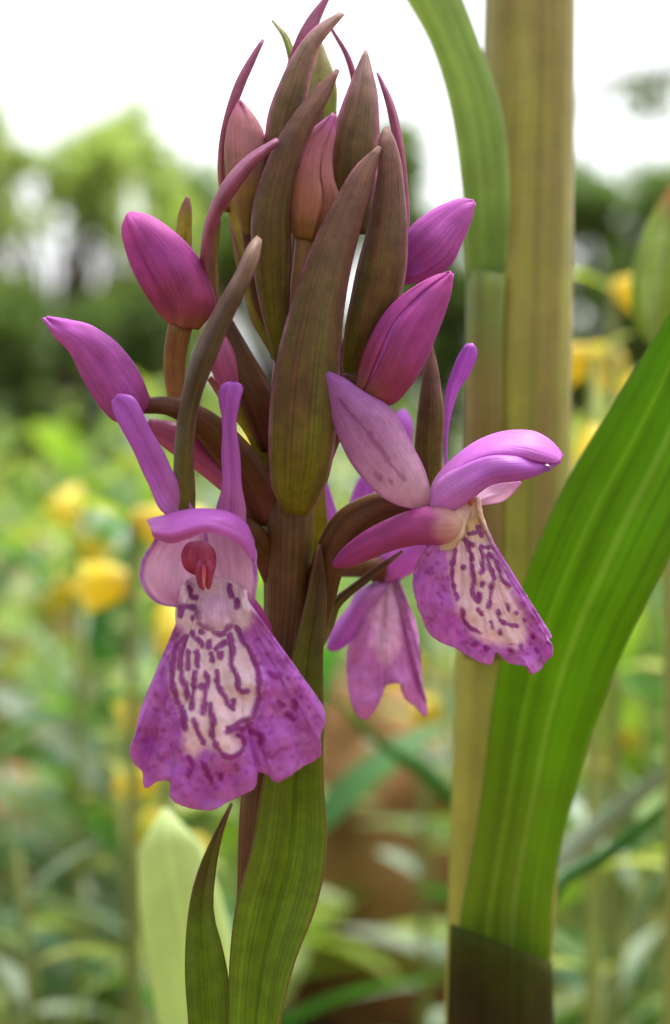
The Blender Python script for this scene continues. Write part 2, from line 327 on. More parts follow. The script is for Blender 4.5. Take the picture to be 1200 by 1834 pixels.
MG = simple_mat('garden_soil', lin((88, 62, 40)), lin((150, 112, 76)), 14, c2=lin((112, 96, 52)))
ax = np.concatenate([-np.geomspace(120, .3, 34), np.linspace(-.25, .25, 11), np.geomspace(.3, 120, 34)])
X, Y = np.meshgrid(ax, np.concatenate([-np.geomspace(60, .3, 24), np.linspace(-.2, 2.2, 40), np.geomspace(2.4, 160, 30)]))
gm = grid_mesh('ground', np.stack([X, Y, ground_z(X, Y)], -1))
tag(link('ground', gm, MG), None, None, kind='structure')

# --- leaves for shrubs and herbs
def leaf_mat(name, c0, c1, trans=.45, rough=.45):
    return plant_mat(name, [(0, lin(c0)), (1, lin(c1))], trans=trans, vein=.12, vein_f=6, blotch=.18, blotch_s=60, rough=rough, tint=.25, tcol=(1.05, 1.2, .7))
ML = {
 'shrub_a': leaf_mat('shrub_leaf_pale', (142, 160, 84), (176, 188, 116), .55),
 'shrub_b': leaf_mat('shrub_leaf_mid', (112, 140, 58), (142, 164, 80), .55),
 'shrub_c': leaf_mat('shrub_leaf_deep', (96, 120, 62), (122, 144, 82), .5),
 'grey': leaf_mat('herb_leaf_greygreen', (112, 132, 106), (150, 166, 138), .35),
 'bright': leaf_mat('herb_leaf_bright', (112, 142, 48), (146, 168, 70)),
 'deep': leaf_mat('herb_leaf_deep', (46, 96, 36), (70, 122, 50)),
 'yellowish': leaf_mat('herb_leaf_yellowgreen', (144, 160, 56), (172, 180, 78)),
 'pale': leaf_mat('broad_leaf_pale', (182, 206, 128), (214, 226, 168), .4),
 'yellow': plant_mat('blossom_yellow', [(0, lin((222, 200, 90))), (.5, lin((238, 214, 50))), (1, lin((240, 222, 90)))], trans=.4, vein=.1, blotch=.1, tint=.1),
 'herbstem': leaf_mat('herb_stem', (120, 140, 70), (140, 150, 80), .1),
 'bark': simple_mat('shrub_bark', lin((70, 58, 46)), lin((120, 104, 86)), 40),
 'grass': leaf_mat('meadow_grass', (92, 128, 48), (140, 164, 74)),
}

def leaf_cloud(name, centres, radii, per, size, mat, parent):
    """many small bent leaves spread through clumps"""
    c = np.repeat(np.asarray(centres), per, 0); r = np.repeat(np.asarray(radii), per)
    d = rng.normal(0, 1, c.shape); d /= np.linalg.norm(d, axis=1)[:, None]
    p = c + d * (r * rng.uniform(.15, 1, len(r))**.5)[:, None]
    n = len(p)
    u = rng.normal(0, 1, (n, 3)); u[:, 2] -= .3; u /= np.linalg.norm(u, axis=1)[:, None]
    v = np.cross(u, rng.normal(0, 1, (n, 3))); v /= np.linalg.norm(v, axis=1)[:, None]
    nn = np.cross(u, v); s = size * rng.uniform(.6, 1.4, n)[:, None]
    a0 = p; a1 = p + s*(.5*u + .27*v) + s*.06*nn; a2 = p + s*u - s*.1*nn; a3 = p + s*(.5*u - .27*v) + s*.06*nn
    V = np.stack([a0, a1, a2, a3], 1).reshape(-1, 3)
    me = bpy.data.meshes.new(name)
    me.vertices.add(4*n); me.vertices.foreach_set('co', V.ravel().astype(np.float32))
    me.loops.add(6*n); me.polygons.add(2*n)
    b = np.arange(n)[:, None]*4
    idx = (b + np.array([0, 1, 2, 0, 2, 3])[None]).ravel()
    me.loops.foreach_set('vertex_index', idx.astype(np.int32))
    me.polygons.foreach_set('loop_start', np.arange(0, 6*n, 3, dtype=np.int32))
    uvl = me.uv_layers.new(name='UVMap')
    q = np.tile(np.array([[.5, 0], [1, .5], [.5, 1], [.5, 0], [.5, 1], [0, .5]]), (n, 1)); uvl.data.foreach_set('uv', q.astype(np.float32).ravel())
    me.update(calc_edges=True); me.validate()
    return link(name, me, mat, parent)

def limb_mesh(paths):
    """tapered limbs: list of (points, r0, r1)"""
    vs, fs = [], []
    for pts, r0, r1 in paths:
        p = np.asarray(pts, float); k = len(p); off = len(vs)
        for i in range(k):
            t = p[min(i+1, k-1)] - p[max(i-1, 0)]; t /= np.linalg.norm(t) + 1e-9
            a_ = np.cross(t, [.3, 1, .2]); a_ /= np.linalg.norm(a_); b_ = np.cross(t, a_); r = r0 + (r1 - r0)*i/(k-1)
            for j in range(7):
                an = 2*math.pi*j/7; vs.append(tuple(p[i] + r*(math.cos(an)*a_ + math.sin(an)*b_)))
        for i in range(k-1):
            for j in range(7):
                fs.append((off+i*7+j, off+i*7+(j+1) % 7, off+(i+1)*7+(j+1) % 7, off+(i+1)*7+j))
        fs.append(tuple(off + j for j in range(6, -1, -1))); fs.append(tuple(off + (k-1)*7 + j for j in range(7)))
    return vs, fs

def mesh_pd(name, vs, fs):
    me = bpy.data.meshes.new(name); me.from_pydata([tuple(v) for v in vs], [], fs)
    uvl = me.uv_layers.new(name='UVMap')
    co = np.array([v for v in vs], float); z = co[:, 2]; vv = (z - z.min()) / max(np.ptp(z), 1e-6)
    li = np.zeros(len(me.loops), int); me.loops.foreach_get('vertex_index', li)
    uvl.data.foreach_set('uv', np.stack([np.full(len(li), .4), vv[li]], -1).astype(np.float32).ravel())
    me.polygons.foreach_set('use_smooth', [True]*len(me.polygons)); me.update()
    return me

def PD(px, py, d):
    return np.array([(px - 600) / K * d / D0, d, CAM_H - (py - 917) / K * d / D0])

def shrub(label, clumps, d, mat, leaf=.05, per=260, depth=.5, base_px=None, trunk_r=.035):
    """clumps: (px, py, r_px) seen at distance d; each with its own depth jitter; limbs run from the root to every clump"""
    cs, rs = [], []
    for (px, py, r) in clumps:
        dd = d + rng.uniform(-depth, depth); cs.append(PD(px, py, dd)); rs.append(r / K * dd / D0)
    cs = np.array(cs); rs = np.array(rs)
    bx_ = cs[:, 0].mean() if base_px is None else PD(base_px, 900, d)[0]
    root = empty('shrub' if len(clumps) < 40 else 'tree', (bx_, d, 0))
    loc = np.array([bx_, d, 0.0])
    paths = []
    top = cs[:, 2].max()
    fork = np.array([0, 0, min(.5, top*.3)])
    paths.append(([np.array([0, 0, -.05]), fork*.5 + [.02, 0, 0], fork], trunk_r, trunk_r*.7))
    for c in cs:
        q = c - loc; mid = fork*.5 + q*.5 + rng.normal(0, .05, 3) + [0, 0, .08]
        paths.append(([fork*.9, fork*.6 + mid*.4 + [0, 0, .03], mid, q], trunk_r*.45, .006))
    vs, fs = limb_mesh(paths)
    link('trunk', mesh_pd('trunk', vs, fs), ML['bark'], root)
    leaf_cloud('crown', cs - loc, rs, per, leaf, mat, root)
    return tag(root, label, 'shrub', 'shrubs behind the flower bed')

def blob(x0, x1, y0, y1, n, r0, r1, holes=()):
    out = []; tries = 0
    while len(out) < n and tries < 4000:
        tries += 1
        x, y, r = random.uniform(x0, x1), random.uniform(y0, y1), random.uniform(r0, r1)
        if all(math.hypot(x - hx, y - hy) > hr + r*.8 for hx, hy, hr in holes): out.append((x, y, r))
    return out

def top_line(xs, ys):  # crown outline
    return lambda x: np.interp(x, xs, ys)

H = [(122, 492, 44), (155, 462, 44), (150, 165, 62), (60, 235, 30), (110, 395, 22), (30, 470, 16)]
def filled(x0, x1, top, bottom, n, r0, r1, holes=()):
    out = []
    for _ in range(6000):
        if len(out) >= n: break
        x = random.uniform(x0, x1); y = random.uniform(top(x), bottom); r = random.uniform(r0, r1)
        if y - r*.7 < top(x): continue
        if all(math.hypot(x - hx, y - hy) > hr + r*.75 for hx, hy, hr in holes): out.append((x, y, r))
    return out

tA = top_line([-260, 0, 70, 140, 200, 230, 290, 330], [110, 150, 205, 230, 200, 180, 215, 270])
shrub('pale leafy shrub with sparse crown and bright gaps left of the orchid', filled(-120, 330, tA, 560, 74, 24, 46, H), 7.5, ML['shrub_a'], leaf=.07, per=60, base_px=120)
shrub('low dense shrub with dark base beneath the sparse pale shrub', filled(-320, 330, top_line([-320, 330], [500, 540]), 800, 36, 40, 70, [(122, 492, 56), (155, 462, 52)]), 6.6, ML['shrub_c'], leaf=.06, per=240, base_px=20)
shrub('round green shrub directly behind the flower spike', filled(310, 700, top_line([310, 390, 520, 700], [265, 250, 255, 235]), 800, 52, 40, 70), 9.0, ML['shrub_b'], leaf=.07, per=240, base_px=500)
shrub('dark green shrub between the flower spike and the tall stem', filled(690, 960, top_line([690, 720, 800, 960], [230, 212, 200, 240]), 800, 36, 34, 60, [(808, 285, 34)]), 9.4, ML['shrub_c'], leaf=.07, per=240, base_px=800)
shrub('broad dark hedge shrub right of the tall stem', filled(960, 1420, top_line([960, 1060, 1200, 1420], [310, 285, 265, 250]), 800, 56, 40, 70), 8.2, ML['shrub_c'], leaf=.065, per=260, base_px=1180)
shrub('green hedge shrub beyond the sparse pale shrub', filled(-800, -180, top_line([-800, -180], [230, 260]), 800, 60, 50, 80), 9.5, ML['shrub_b'], leaf=.08, per=220, base_px=-480)
shrub('green hedge shrub beyond the broad dark hedge shrub', filled(1380, 2000, top_line([1380, 2000], [300, 230]), 800, 60, 50, 80), 9.8, ML['shrub_b'], leaf=.08, per=220, base_px=1680)

# bare-looking drooping branch against the white sky (grows from a tree to the right)
root = empty('tree', (3.2, 6.2, 0))
base = np.array([3.2, 6.2, 0.0])
brs = []
pts = [np.array([0, 0, -.05]), np.array([0, 0, 1.2]), np.array([-.1, 0, 2.2]), PD(1420, 105, 6.2) - base, PD(1200, 128, 6.2) - base, PD(1060, 158, 6.2) - base]
brs.append((pts[:4], .07, .03)); brs.append((pts[3:], .03, .012))
tw = []
for k in range(11):
    s = random.random(); p0 = PD(1200 - 160*s, 128 + 30*s, 6.2) - base
    p1 = p0 + [random.uniform(-.05, .05), random.uniform(-.1, .1), -random.uniform(.08, .22)]
    brs.append(([p0, (p0+p1)/2 + [.02, 0, 0], p1], .006, .002)); tw.append(p0*.6 + p1*.4)
vs, fs = limb_mesh(brs); link('trunk', mesh_pd('trunk', vs, fs), ML['bark'], root)
leaf_cloud('crown', np.array(tw + [PD(1420 + 60*i, 90 + 40*(i % 3), 6.2) - base for i in range(9)]), np.array([.10]*11 + [.3]*9), 16, .04, ML['shrub_c'], root)
tag(root, 'tree with one thin drooping branch hanging against the white sky', 'tree')

# far tree belt that closes the horizon
cs = []; rs_ = []
for i in range(130):
    an = math.radians(random.uniform(-75, 75)); dd = random.uniform(24, 34); cs.append((dd*math.sin(an), dd*math.cos(an), random.uniform(.2, 1.3))); rs_.append(random.uniform(.6, .9))
tag(leaf_cloud('distant_trees', np.array(cs), np.array(rs_), 120, .28, ML['shrub_c'], None), 'belt of distant trees along the horizon', 'trees', kind='stuff')

# --- stones
def stone(label, c, r, mat, seed, squash=(1, 1, .8)):
    import bmesh
    bm = bmesh.new(); bmesh.ops.create_icosphere(bm, subdivisions=4, radius=1)
    rr = np.random.default_rng(seed); dirs = rr.normal(0, 1, (14, 3)); dirs /= np.linalg.norm(dirs, axis=1)[:, None]; cut = rr.uniform(.62, .95, 14)
    for v in bm.verts:
        p = np.array(v.co)
        for d_, k in zip(dirs, cut):
            t = p @ d_
            if t > k: p = p - d_*(t - k)*.85
        p = p * (1 + .03*math.sin(9*p[0] + seed) * math.sin(8*p[1]) + .02*math.sin(17*p[2]))
        v.co = p * np.array(squash) * r
    me = bpy.data.meshes.new('stone'); bm.to_mesh(me); bm.free()
    me.polygons.foreach_set('use_smooth', [True]*len(me.polygons))
    o = link('stone', me, mat); o.location = c
    return tag(o, label, 'stone')

MO = simple_mat('stone_terracotta', lin((168, 104, 66)), lin((214, 150, 104)), 30)
MB = simple_mat('stone_brown', lin((122, 84, 52)), lin((196, 150, 104)), 36)
p = PD(10, 1010, 1.15); stone('rounded orange garden stone left of the flower spike', (p[0] - .02, 1.15, .085), .085, MO, 3, (1, 1, .88))
p = PD(640, 1390, .62); stone('brown weathered stone low behind the flower spike', (p[0], .62, .045), .062, MB, 5, (.8, .8, 1.0))
p = PD(690, 1260, .95); stone('tan stone further back behind the brown weathered stone', (p[0], .95, .045), .07, MB, 9, (1.1, .9, .9))
p = PD(-10, 1560, .7); stone('reddish brown stone among herbs below the orange stone', (p[0], .72, .03), .05, MO, 8, (1.1, 1, .8))

# --- meadow grass (uncountable)
nB = 22000
dd = rng.uniform(.75, 7, nB)**1.0; xx = rng.uniform(-1, 1, nB) * (1.0*dd + .45)
hh = rng.uniform(.05, .15, nB) * np.where(dd > 2, 1.3, 1); an = rng.uniform(0, 2*math.pi, nB); ln = rng.uniform(.15, .8, nB) * hh
wd = rng.uniform(.0012, .003, nB) * (1 + dd*.5)
bx, by = np.cos(an), np.sin(an)
z0 = ground_z(xx, dd)
B0 = np.stack([xx - by*wd, dd + bx*wd, z0 - .003], -1); B1 = np.stack([xx + by*wd, dd - bx*wd, z0 - .003], -1)
M0 = np.stack([xx + bx*ln*.3 - by*wd*.8, dd + by*ln*.3 + bx*wd*.8, z0 + hh*.6], -1); M1 = np.stack([xx + bx*ln*.3 + by*wd*.8, dd + by*ln*.3 - bx*wd*.8, z0 + hh*.6], -1)
T0 = np.stack([xx + bx*ln, dd + by*ln, z0 + hh], -1)
V = np.stack([B0, B1, M1, M0, T0], 1).reshape(-1, 3)
me = bpy.data.meshes.new('grass'); fs = []
for i in range(nB): b = i*5; fs += [(b, b+1, b+2, b+3), (b+3, b+2, b+4)]
me.from_pydata(V.tolist(), [], fs); uvl = me.uv_layers.new(name='UVMap')
q = np.tile(np.array([[0, 0], [1, 0], [1, .5], [0, .5], [0, .5], [1, .5], [.5, 1]]), (nB, 1)); uvl.data.foreach_set('uv', q.astype(np.float32).ravel())
tag(link('grass', me, ML['grass']), 'low green grass covering the garden ground', 'grass', kind='stuff')

# --- herbs of the flower bed
def leaf_proto(name, L, W, bend, fold, mat):
    n, m = 9, 5
    s = np.linspace(0, 1, n); wprof = W * np.sin(math.pi * np.clip(s*.94 + .05, 0, 1))**.8
    A = np.zeros((n, m, 3))
    for i in range(n):
        ang = bend * s[i]
        cx_, cz_ = L*s[i]*math.cos(ang*.5), L*s[i]*math.sin(-ang*.5)
        for j in range(m):
            t = -1 + 2*j/(m-1)
            A[i, j] = (cx_, t*wprof[i]*.5, cz_ + fold*abs(t)*wprof[i]*.5)
    me = grid_mesh(name, A); me.materials.append(mat); return me

def blossom_proto(name, r, L):
    n, m = 8, 16
    A = np.zeros((n, m, 3))
    for i in range(n):
        s = i/(n-1); rad = r*(.25 + .75*math.sin(min(1, s*1.15)*math.pi*.55)) * (1 + .35*max(0, s-.75)*4*.25)
        for j in range(m):
            an = 2*math.pi*j/m; k = 1 + .16*s*s*math.cos(5*an)
            A[i, j] = (rad*k*math.cos(an), rad*k*math.sin(an), L*s*(1 + .08*s*math.cos(5*an)))
    uu, vv = np.meshgrid(np.linspace(0, 1, m), np.linspace(0, 1, n))
    me = grid_mesh(name, A, np.stack([uu, vv], -1), True); me.materials.append(ML['yellow']); return me

LP = {}
for key, (L, W, b, f) in {'grey': (.034, .0062, .5, .35), 'bright': (.030, .0085, .6, .3), 'deep': (.040, .0068, .5, .4), 'yellowish': (.024, .009, .5, .25)}.items():
    LP[key] = leaf_proto('leaf_' + key, L, W, b, f, ML[key])
BL = blossom_proto('blossom', .0046, .0115)

def herb(name, label, cat, group, x, y, h, leafkey, nl, lean=.15, spread=.9, flowers=0, size=1.0, top_up=0):
    z = float(ground_z(x, y))
    root = empty(name, (x, y, z))
    la = random.uniform(0, 6.28); lx, ly = lean*h*math.cos(la), lean*h*math.sin(la)
    ax_ = lambda s: np.array([lx*s*s, ly*s*s, h*s])
    vs, fs = limb_mesh([([ax_(s) - ([0, 0, .004] if s == 0 else [0, 0, 0]) for s in (0, .25, .5, .75, 1)], .0016, .0007)])
    link('stem', mesh_pd('stem', vs, fs), ML['herbstem'], root)
    a0 = random.uniform(0, 6.28)
    for i in range(nl):
        s = .12 + .88*i/(nl - 1)
        o = link('leaf', LP[leafkey], None, root); o.location = ax_(s)
        az = a0 + i*2.4; up = random.uniform(.15, 1.0)*spread + .5*s*s
        o.rotation_euler = (random.uniform(-.5, .5), -up, az)
        sc = size*random.uniform(.75, 1.25)*(1 - .35*s*s); o.scale = (sc, sc, sc)
    for i in range(flowers):
        s = 1 - .06*i; o = link('blossom', BL, None, root); o.location = ax_(s) + np.array([0, 0, .001])
        o.rotation_euler = (random.uniform(1.7, 2.5), 0, a0 + i*2.2); sc = random.uniform(.62, .85); o.scale = (sc, sc, sc)
    return tag(root, label, cat, group)

KIND = [('grey', 'grey-green herb with narrow lance leaves up a thin stem', 'grey-green herbs'),
        ('bright', 'bright green herb with oval leaves up a thin stem', 'bright green herbs'),
        ('deep', 'deep green herb with long pointed leaves up a thin stem', 'deep green herbs'),
        ('yellowish', 'yellow-green herb with short broad leaves up a thin stem', 'yellow-green herbs')]
def top_h(px, py, d): return CAM_H - (py - 917) / K * d / D0
LAND = [('the orange stone', -.256, 1.15), ('the brown stone', .007, .62), ('the tan stone', .024, .95), ('the reddish stone', -.13, .72), ('the tall olive stem', .05, .2), ('the purple spike', -.02, .12), ('the broad dark hedge shrub', 1.4, 5), ('the sparse pale shrub', -1.1, 5), ('the round shrub', 0, 5)]
def near(x, d): return min(LAND, key=lambda l: math.hypot(x - l[1], d - l[2]))[0]
taken = []
def place(n, d0, d1, y_lo, y_hi, hscale=1.0, pk=(.36, .26, .24, .14), xr=(-350, 1550)):
    k = 0; tries = 0
    while k < n and tries < 3000:
        tries += 1
        d = random.uniform(d0, d1); px = random.uniform(*xr); x = (px - 600)/K*d/D0
        if any((x - a_)**2 + (d - b_)**2 < (.018 + .012*d)**2 for a_, b_ in taken): continue
        taken.append((x, d))
        kk = random.choices(range(4), pk)[0]
        py = random.uniform(y_lo, y_hi)
        if 480 < px < 840 and d < .6: continue
        h = max(.05, top_h(px, py, d) - float(ground_z(x, d)))
        key, lab, grp = KIND[kk]
        tall = 'tall ' if h > .17 else ('short ' if h < .11 else '')
        herb('herb_plant', (tall + lab.replace(' up a thin stem', '') + ' growing near ' + near(x, d)), 'herb', grp, x, d, h, key, int(8 + h*38), size=random.uniform(1.1, 2.1)*hscale*(.62 if d < .45 else 1))
        k += 1
random.seed(5)
place(20, .29, .42, 1050, 1650, pk=(.5, .15, .3, .05))
place(46, .40, .70, 760, 1350)
place(56, .70, 1.3, 700, 1050, 1.15)
place(44, 1.3, 2.6, 690, 900, 1.3)
place(60, .35, 1.1, 800, 1300, 1.0, xr=(-2300, -360)); place(50, .35, 1.1, 800, 1300, 1.0, xr=(1560, 3400))

# yellow-flowered herbs in the places where the photo shows yellow
YL = 'herb carrying drooping yellow bell blossoms'
def yherb(px, py, d, label, nfl=3, key='yellowish'):
    x = (px - 600)/K*d/D0; h = top_h(px, py, d) - float(ground_z(x, d))
    herb('yellow_flower_plant', label, 'flower', 'yellow-flowered herbs', x, d, h, key, 12, lean=0.0, flowers=nfl, size=.6, spread=.2)
yherb(238, 935, .27, 'yellow bell-flowered herb left of the hooded purple flower', 2)
yherb(300, 1085, .30, 'yellow bell-flowered herb hidden partly by the hooded purple flower', 3)
yherb(285, 1395, .34, 'short yellow bell-flowered herb below the large purple lip', 3)
yherb(1098, 520, .30, 'tall yellow bell-flowered herb between tall stem and hairy green pod', 2)
yherb(1062, 640, .26, 'yellow bell-flowered herb beside the tall stem', 3)
yherb(1160, 700, .42, 'pale yellow bell-flowered herb behind the long green leaf', 3, 'bright')
yherb(760, 1190, .36, 'yellow bell-flowered herb under the spotted side flower', 2, 'grey')
yherb(1095, 1300, .45, 'yellow bell-flowered herb right of the long green leaf', 2, 'bright')
yherb(440, 800, .34, 'yellow bell-flowered herb seen between the spike and its bracts', 2, 'bright')
yherb(140, 880, .40, 'pale yellow bell-flowered herb beside the orange stone', 3)
yherb(1165, 1590, .5, 'low yellow bell-flowered herb near the dark grass blade', 2, 'deep')

# broad pale leaf rising from the ground, lower left
r_ = empty('broad_leaf_plant', tuple(PD(350, 917, .175)[:2]) + (0,)); loc = np.array(r_.location)
def wleaf(name, L, R, z, mat, parent, **kw):
    o = strip(name, L, R, z, mat, parent, **kw); o.location = -Vector(parent.location); return o
wleaf('leaf', [(380, 5000), (330, 2300), (285, 1834), (258, 1690), (248, 1580), (254, 1500), (292, 1448)], [(430, 5000), (430, 2300), (425, 1834), (415, 1700), (388, 1590), (345, 1490), (296, 1448)], -55, ML['pale'], r_, bulge=1.5, th=.0004, n=40)
wleaf('leaf', [(440, 5000), (500, 2600), (470, 2000), (440, 1930)], [(470, 5000), (560, 2600), (520, 2000), (445, 1930)], (-56, -60), ML['pale'], r_, bulge=1.0, th=.0004)
tag(r_, 'broad pale green upright leaf left of the leafy stem base', 'plant')

def blade(label, path, width, mat):
    """one arching grass blade: path of (px,py,d)"""
    pts = np.array([PD(*p_) for p_ in path]); n = 40
    c = curve(np.column_stack([pts[:, 0], pts[:, 2], pts[:, 1]]), n); C = np.column_stack([c[:, 0], c[:, 2], c[:, 1]])
    T = np.gradient(C, axis=0); T /= np.linalg.norm(T, axis=1)[:, None]
    side = np.cross(T, [0, 1, .25]); side /= np.linalg.norm(side, axis=1)[:, None]; nrm = np.cross(side, T)
    s = np.linspace(0, 1, n); wp = width * np.minimum(1, (1 - s)*5 + .03) * np.minimum(1, .5 + 3*s)
    t = np.linspace(-1, 1, 5)
    A = C[:, None] + side[:, None]*(wp[:, None]*t[None]*.5)[..., None] + nrm[:, None]*(wp[:, None]*np.abs(t)[None]*.2)[..., None]
    root = empty('grass_plant', tuple(C[0])); o = link('blade', grid_mesh('blade', A), mat, root); o.location = -Vector(root.location); solid(o, .0003)
    return tag(root, label, 'grass')
blade('dark green arching grass blade behind the back purple flower', [(1020, 3400, .24), (930, 1900, .245), (850, 1480, .25), (760, 1385, .25), (690, 1340, .25), (610, 1262, .25), (560, 1205, .25)], .0028, ML['deep'])
blade('dark green grass blade crossing behind the long green leaf', [(880, 4700, .165), (900, 2400, .175), (930, 1700, .18), (1000, 1585, .185), (1090, 1530, .19), (1200, 1440, .19), (1330, 1330, .19)], .0026, ML['deep'])
blade('pale grey grass blade above the dark blade beside the long leaf', [(900, 3600, .23), (930, 1900, .23), (985, 1570, .235), (1080, 1480, .24), (1200, 1380, .24), (1330, 1290, .24)], .0045, ML['grey'])

# hairy green pod at the right edge
r_ = empty('pod_plant', tuple(PD(1190, 917, .185)[:2]) + (0,))
o = tube('stem', [(1190, 4200, -62, 14), (1195, 2400, -63, 13), (1200, 1200, -64, 12), (1185, 620, -65, 12)], ML['herbstem'], r_); o.location = -Vector(r_.location)
MP = plant_mat('pod_green', [(0, lin((160, 196, 70))), (.7, lin((178, 204, 100))), (1, lin((216, 160, 96)))], edge=lin((225, 232, 190)), edge_w=.2, trans=.55, vein=.25, vein_f=7, blotch=.2, blotch_s=300)
b = bud([(1205, 330), (1165, 400), (1140, 470), (1135, 540), (1150, 600), (1180, 630)], [(1215, 330), (1240, 400), (1250, 480), (1245, 560), (1220, 610), (1190, 630)], -65, MP, r_, name='pod'); b.location = -Vector(r_.location)
tag(r_, 'green pod with brownish tip above the long green leaf', 'plant')

# ================================================================== TALL PLANT (right)
tp = empty('tall_orchid_plant', tuple(PD(860, 917, .152)[:2]) + (0,))
def add(o): o.location = -Vector(tp.location); return o
add(tube('stem', [(830, 4630, -32, 110), (868, 2600, -32, 100), (890, 1834, -32, 93), (905, 1500, -32, 98), (918, 1180, -32, 100), (928, 780, -32, 95), (935, 500, -32, 92), (945, 250, -32, 84), (950, 0, -32, 81), (956, -500, -32, 76)], M['bigstem'], tp, seg=36, n=60, ridges=5, ramp=.015))
# long leaf and its sheath
add(strip('leaf', [(826, 1790), (822, 1650), (838, 1560), (858, 1440), (872, 1330), (885, 1230), (903, 1150), (930, 1060), (962, 975), (1020, 850), (1082, 748), (1150, 640), (1215, 535), (1290, 400)],
   [(968, 1800), (988, 1690), (992, 1600), (1010, 1500), (1038, 1390), (1060, 1310), (1080, 1260), (1110, 1180), (1138, 1120), (1170, 1060), (1215, 970), (1270, 860), (1310, 740), (1300, 400)], (-27.6, -26, -22, -17, -13, -10), M['bigleaf'], tp, bulge=1.0, fold=-1.2, th=.0005, n=60, m=21, wav=.3))
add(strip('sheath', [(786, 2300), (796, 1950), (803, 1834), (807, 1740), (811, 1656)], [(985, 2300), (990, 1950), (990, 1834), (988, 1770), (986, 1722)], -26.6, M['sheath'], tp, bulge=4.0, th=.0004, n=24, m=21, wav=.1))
# upper leaf and seam sheath
add(strip('leaf', [(842, 540), (836, 440), (832, 340), (812, 205), (775, 80), (722, -20), (650, -160)], [(900, 540), (908, 420), (908, 300), (890, 180), (857, 85), (818, -20), (760, -160)], (-29.4, -27, -25, -24, -24), M['upleaf'], tp, bulge=1.6, fold=-.5, th=.0005, n=40, m=17, wav=.25))
add(strip('sheath', [(838, 1180), (834, 900), (834, 780), (836, 620), (838, 478)], [(896, 1180), (897, 900), (898, 780), (900, 620), (904, 492)], -29.0, M['sheath_up'], tp, bulge=1.6, th=.0004, n=24, m=11, wav=.05, zr=-27.8))
tag(tp, 'thick olive stem with long green strap leaves right of the purple spike', 'plant')

# ================================================================== ORCHID
orchid = empty('orchid_plant', tuple(PD(470, 917, .12)[:2]) + (0,))
tag(orchid, 'purple orchid spike with buds, spotted flowers and brownish bracts', 'flower')
OL = -Vector(orchid.location)
def oa(o): o.location = OL; return o
def bract(L, R, z, mat='bract', **kw): return oa(strip('bract', L, R, z, M[mat], orchid, **kw))

oa(tube('stem', [(500, 4750, 0, 62), (480, 3000, 0, 56), (462, 2100, 0, 46), (460, 1834, 0, 40), (463, 1600, 0, 38), (468, 1450, 0, 38), (490, 1250, 0, 36), (508, 1120, 0, 36), (514, 1000, 0, 42), (516, 920, 0, 46), (518, 800, -1, 42), (525, 650, -2, 34), (540, 450, -3, 26), (560, 260, -3, 18), (570, 150, -3, 9)], M['stem'], orchid, seg=28, n=90, ridges=9, ramp=.045, twist=1.2))

# --- leaves low on the stem
oa(strip('leaf', [(380, 2600), (395, 2000), (408, 1834), (410, 1720), (424, 1610), (446, 1535), (470, 1400), (500, 1265), (524, 1170), (548, 1075), (562, 1010), (571, 975)],
   [(470, 2600), (495, 2000), (503, 1834), (532, 1715), (562, 1640), (582, 1560), (586, 1480), (580, 1400), (580, 1290), (579, 1170), (586, 1070), (576, 976)], (3.4, 3.4, 3.2, 3.0, 2.6, 2.2, 2, 1.8), M['leaf'], orchid, bulge=1.2, fold=-1.8, th=.0003, n=60, m=21, wav=.25))
oa(strip('leaf', [(352, 2500), (342, 2000), (334, 1834), (328, 1750), (333, 1670), (350, 1575), (382, 1495), (413, 1438)], [(420, 2500), (416, 2000), (415, 1834), (412, 1760), (398, 1695), (383, 1640), (386, 1560), (402, 1480), (416, 1440)], (1, 1.5, 1, 0, -1.0), M['leaf'], orchid, bulge=.6, fold=-1.0, th=.0003, n=40, m=15, wav=.15))
# base rosette below the frame so that the plant stands on the ground
for i, (ax0, ln_) in enumerate([(-340, 900), (420, 820), (60, 760)]):
    oa(strip('leaf', [(470, 4680), (470 + ax0*.4, 4200), (470 + ax0*.8, 4650 - ln_*.9), (470 + ax0, 4650 - ln_*.8)], [(540, 4680), (570 + ax0*.4, 4260), (540 + ax0*.8, 4650 - ln_*.85), (470 + ax0 + 4, 4650 - ln_*.8)], (0, 4 - 6*i), M['leaf'], orchid, bulge=2, fold=-2, th=.0004))

# --- bracts of the spike (base -> tip)
bract([(512, 918), (490, 880), (483, 820), (484, 740), (495, 650), (520, 550), (560, 440), (600, 360), (640, 295), (678, 262)], [(548, 924), (578, 880), (598, 810), (603, 740), (609, 650), (616, 560), (631, 470), (650, 390), (668, 320), (682, 264)], (3.2, 5, 5.6, 5.2, 4.4, 3.6), bulge=1.8, curl=.5, n=44, m=19)
bract([(620, 720), (612, 655), (616, 605), (630, 535), (650, 450), (666, 375), (678, 300), (680, 248), (690, 228)], [(650, 720), (668, 640), (698, 575), (724, 500), (729, 420), (723, 340), (712, 270), (700, 238), (694, 228)], (1, 3, 3.6, 3.4, 2.6), bulge=1.5, curl=.4, n=40, m=17)
bract([(590, 420), (585, 340), (588, 270), (612, 195), (636, 130), (654, 90)], [(670, 420), (676, 330), (678, 240), (675, 165), (664, 118), (657, 90)], (-1, .6, .8, 0), 'bract_top', bulge=1.6)
bract([(700, 460), (716, 380), (712, 300), (703, 240), (690, 180), (675, 130)], [(725, 460), (732, 400), (727, 310), (718, 240), (702, 180), (677, 130)], (-.5, .2, -.6), 'bract_pink', bulge=.6)
bract([(494, 650), (470, 560), (452, 470), (450, 410), (457, 360), (480, 290), (512, 225), (552, 172), (603, 124)], [(500, 655), (514, 560), (521, 450), (522, 370), (534, 300), (560, 228), (588, 175), (607, 126)], (1.6, 3.4, 3.6, 2.6), 'bract', bulge=1.3, curl=.4, n=40, m=17)
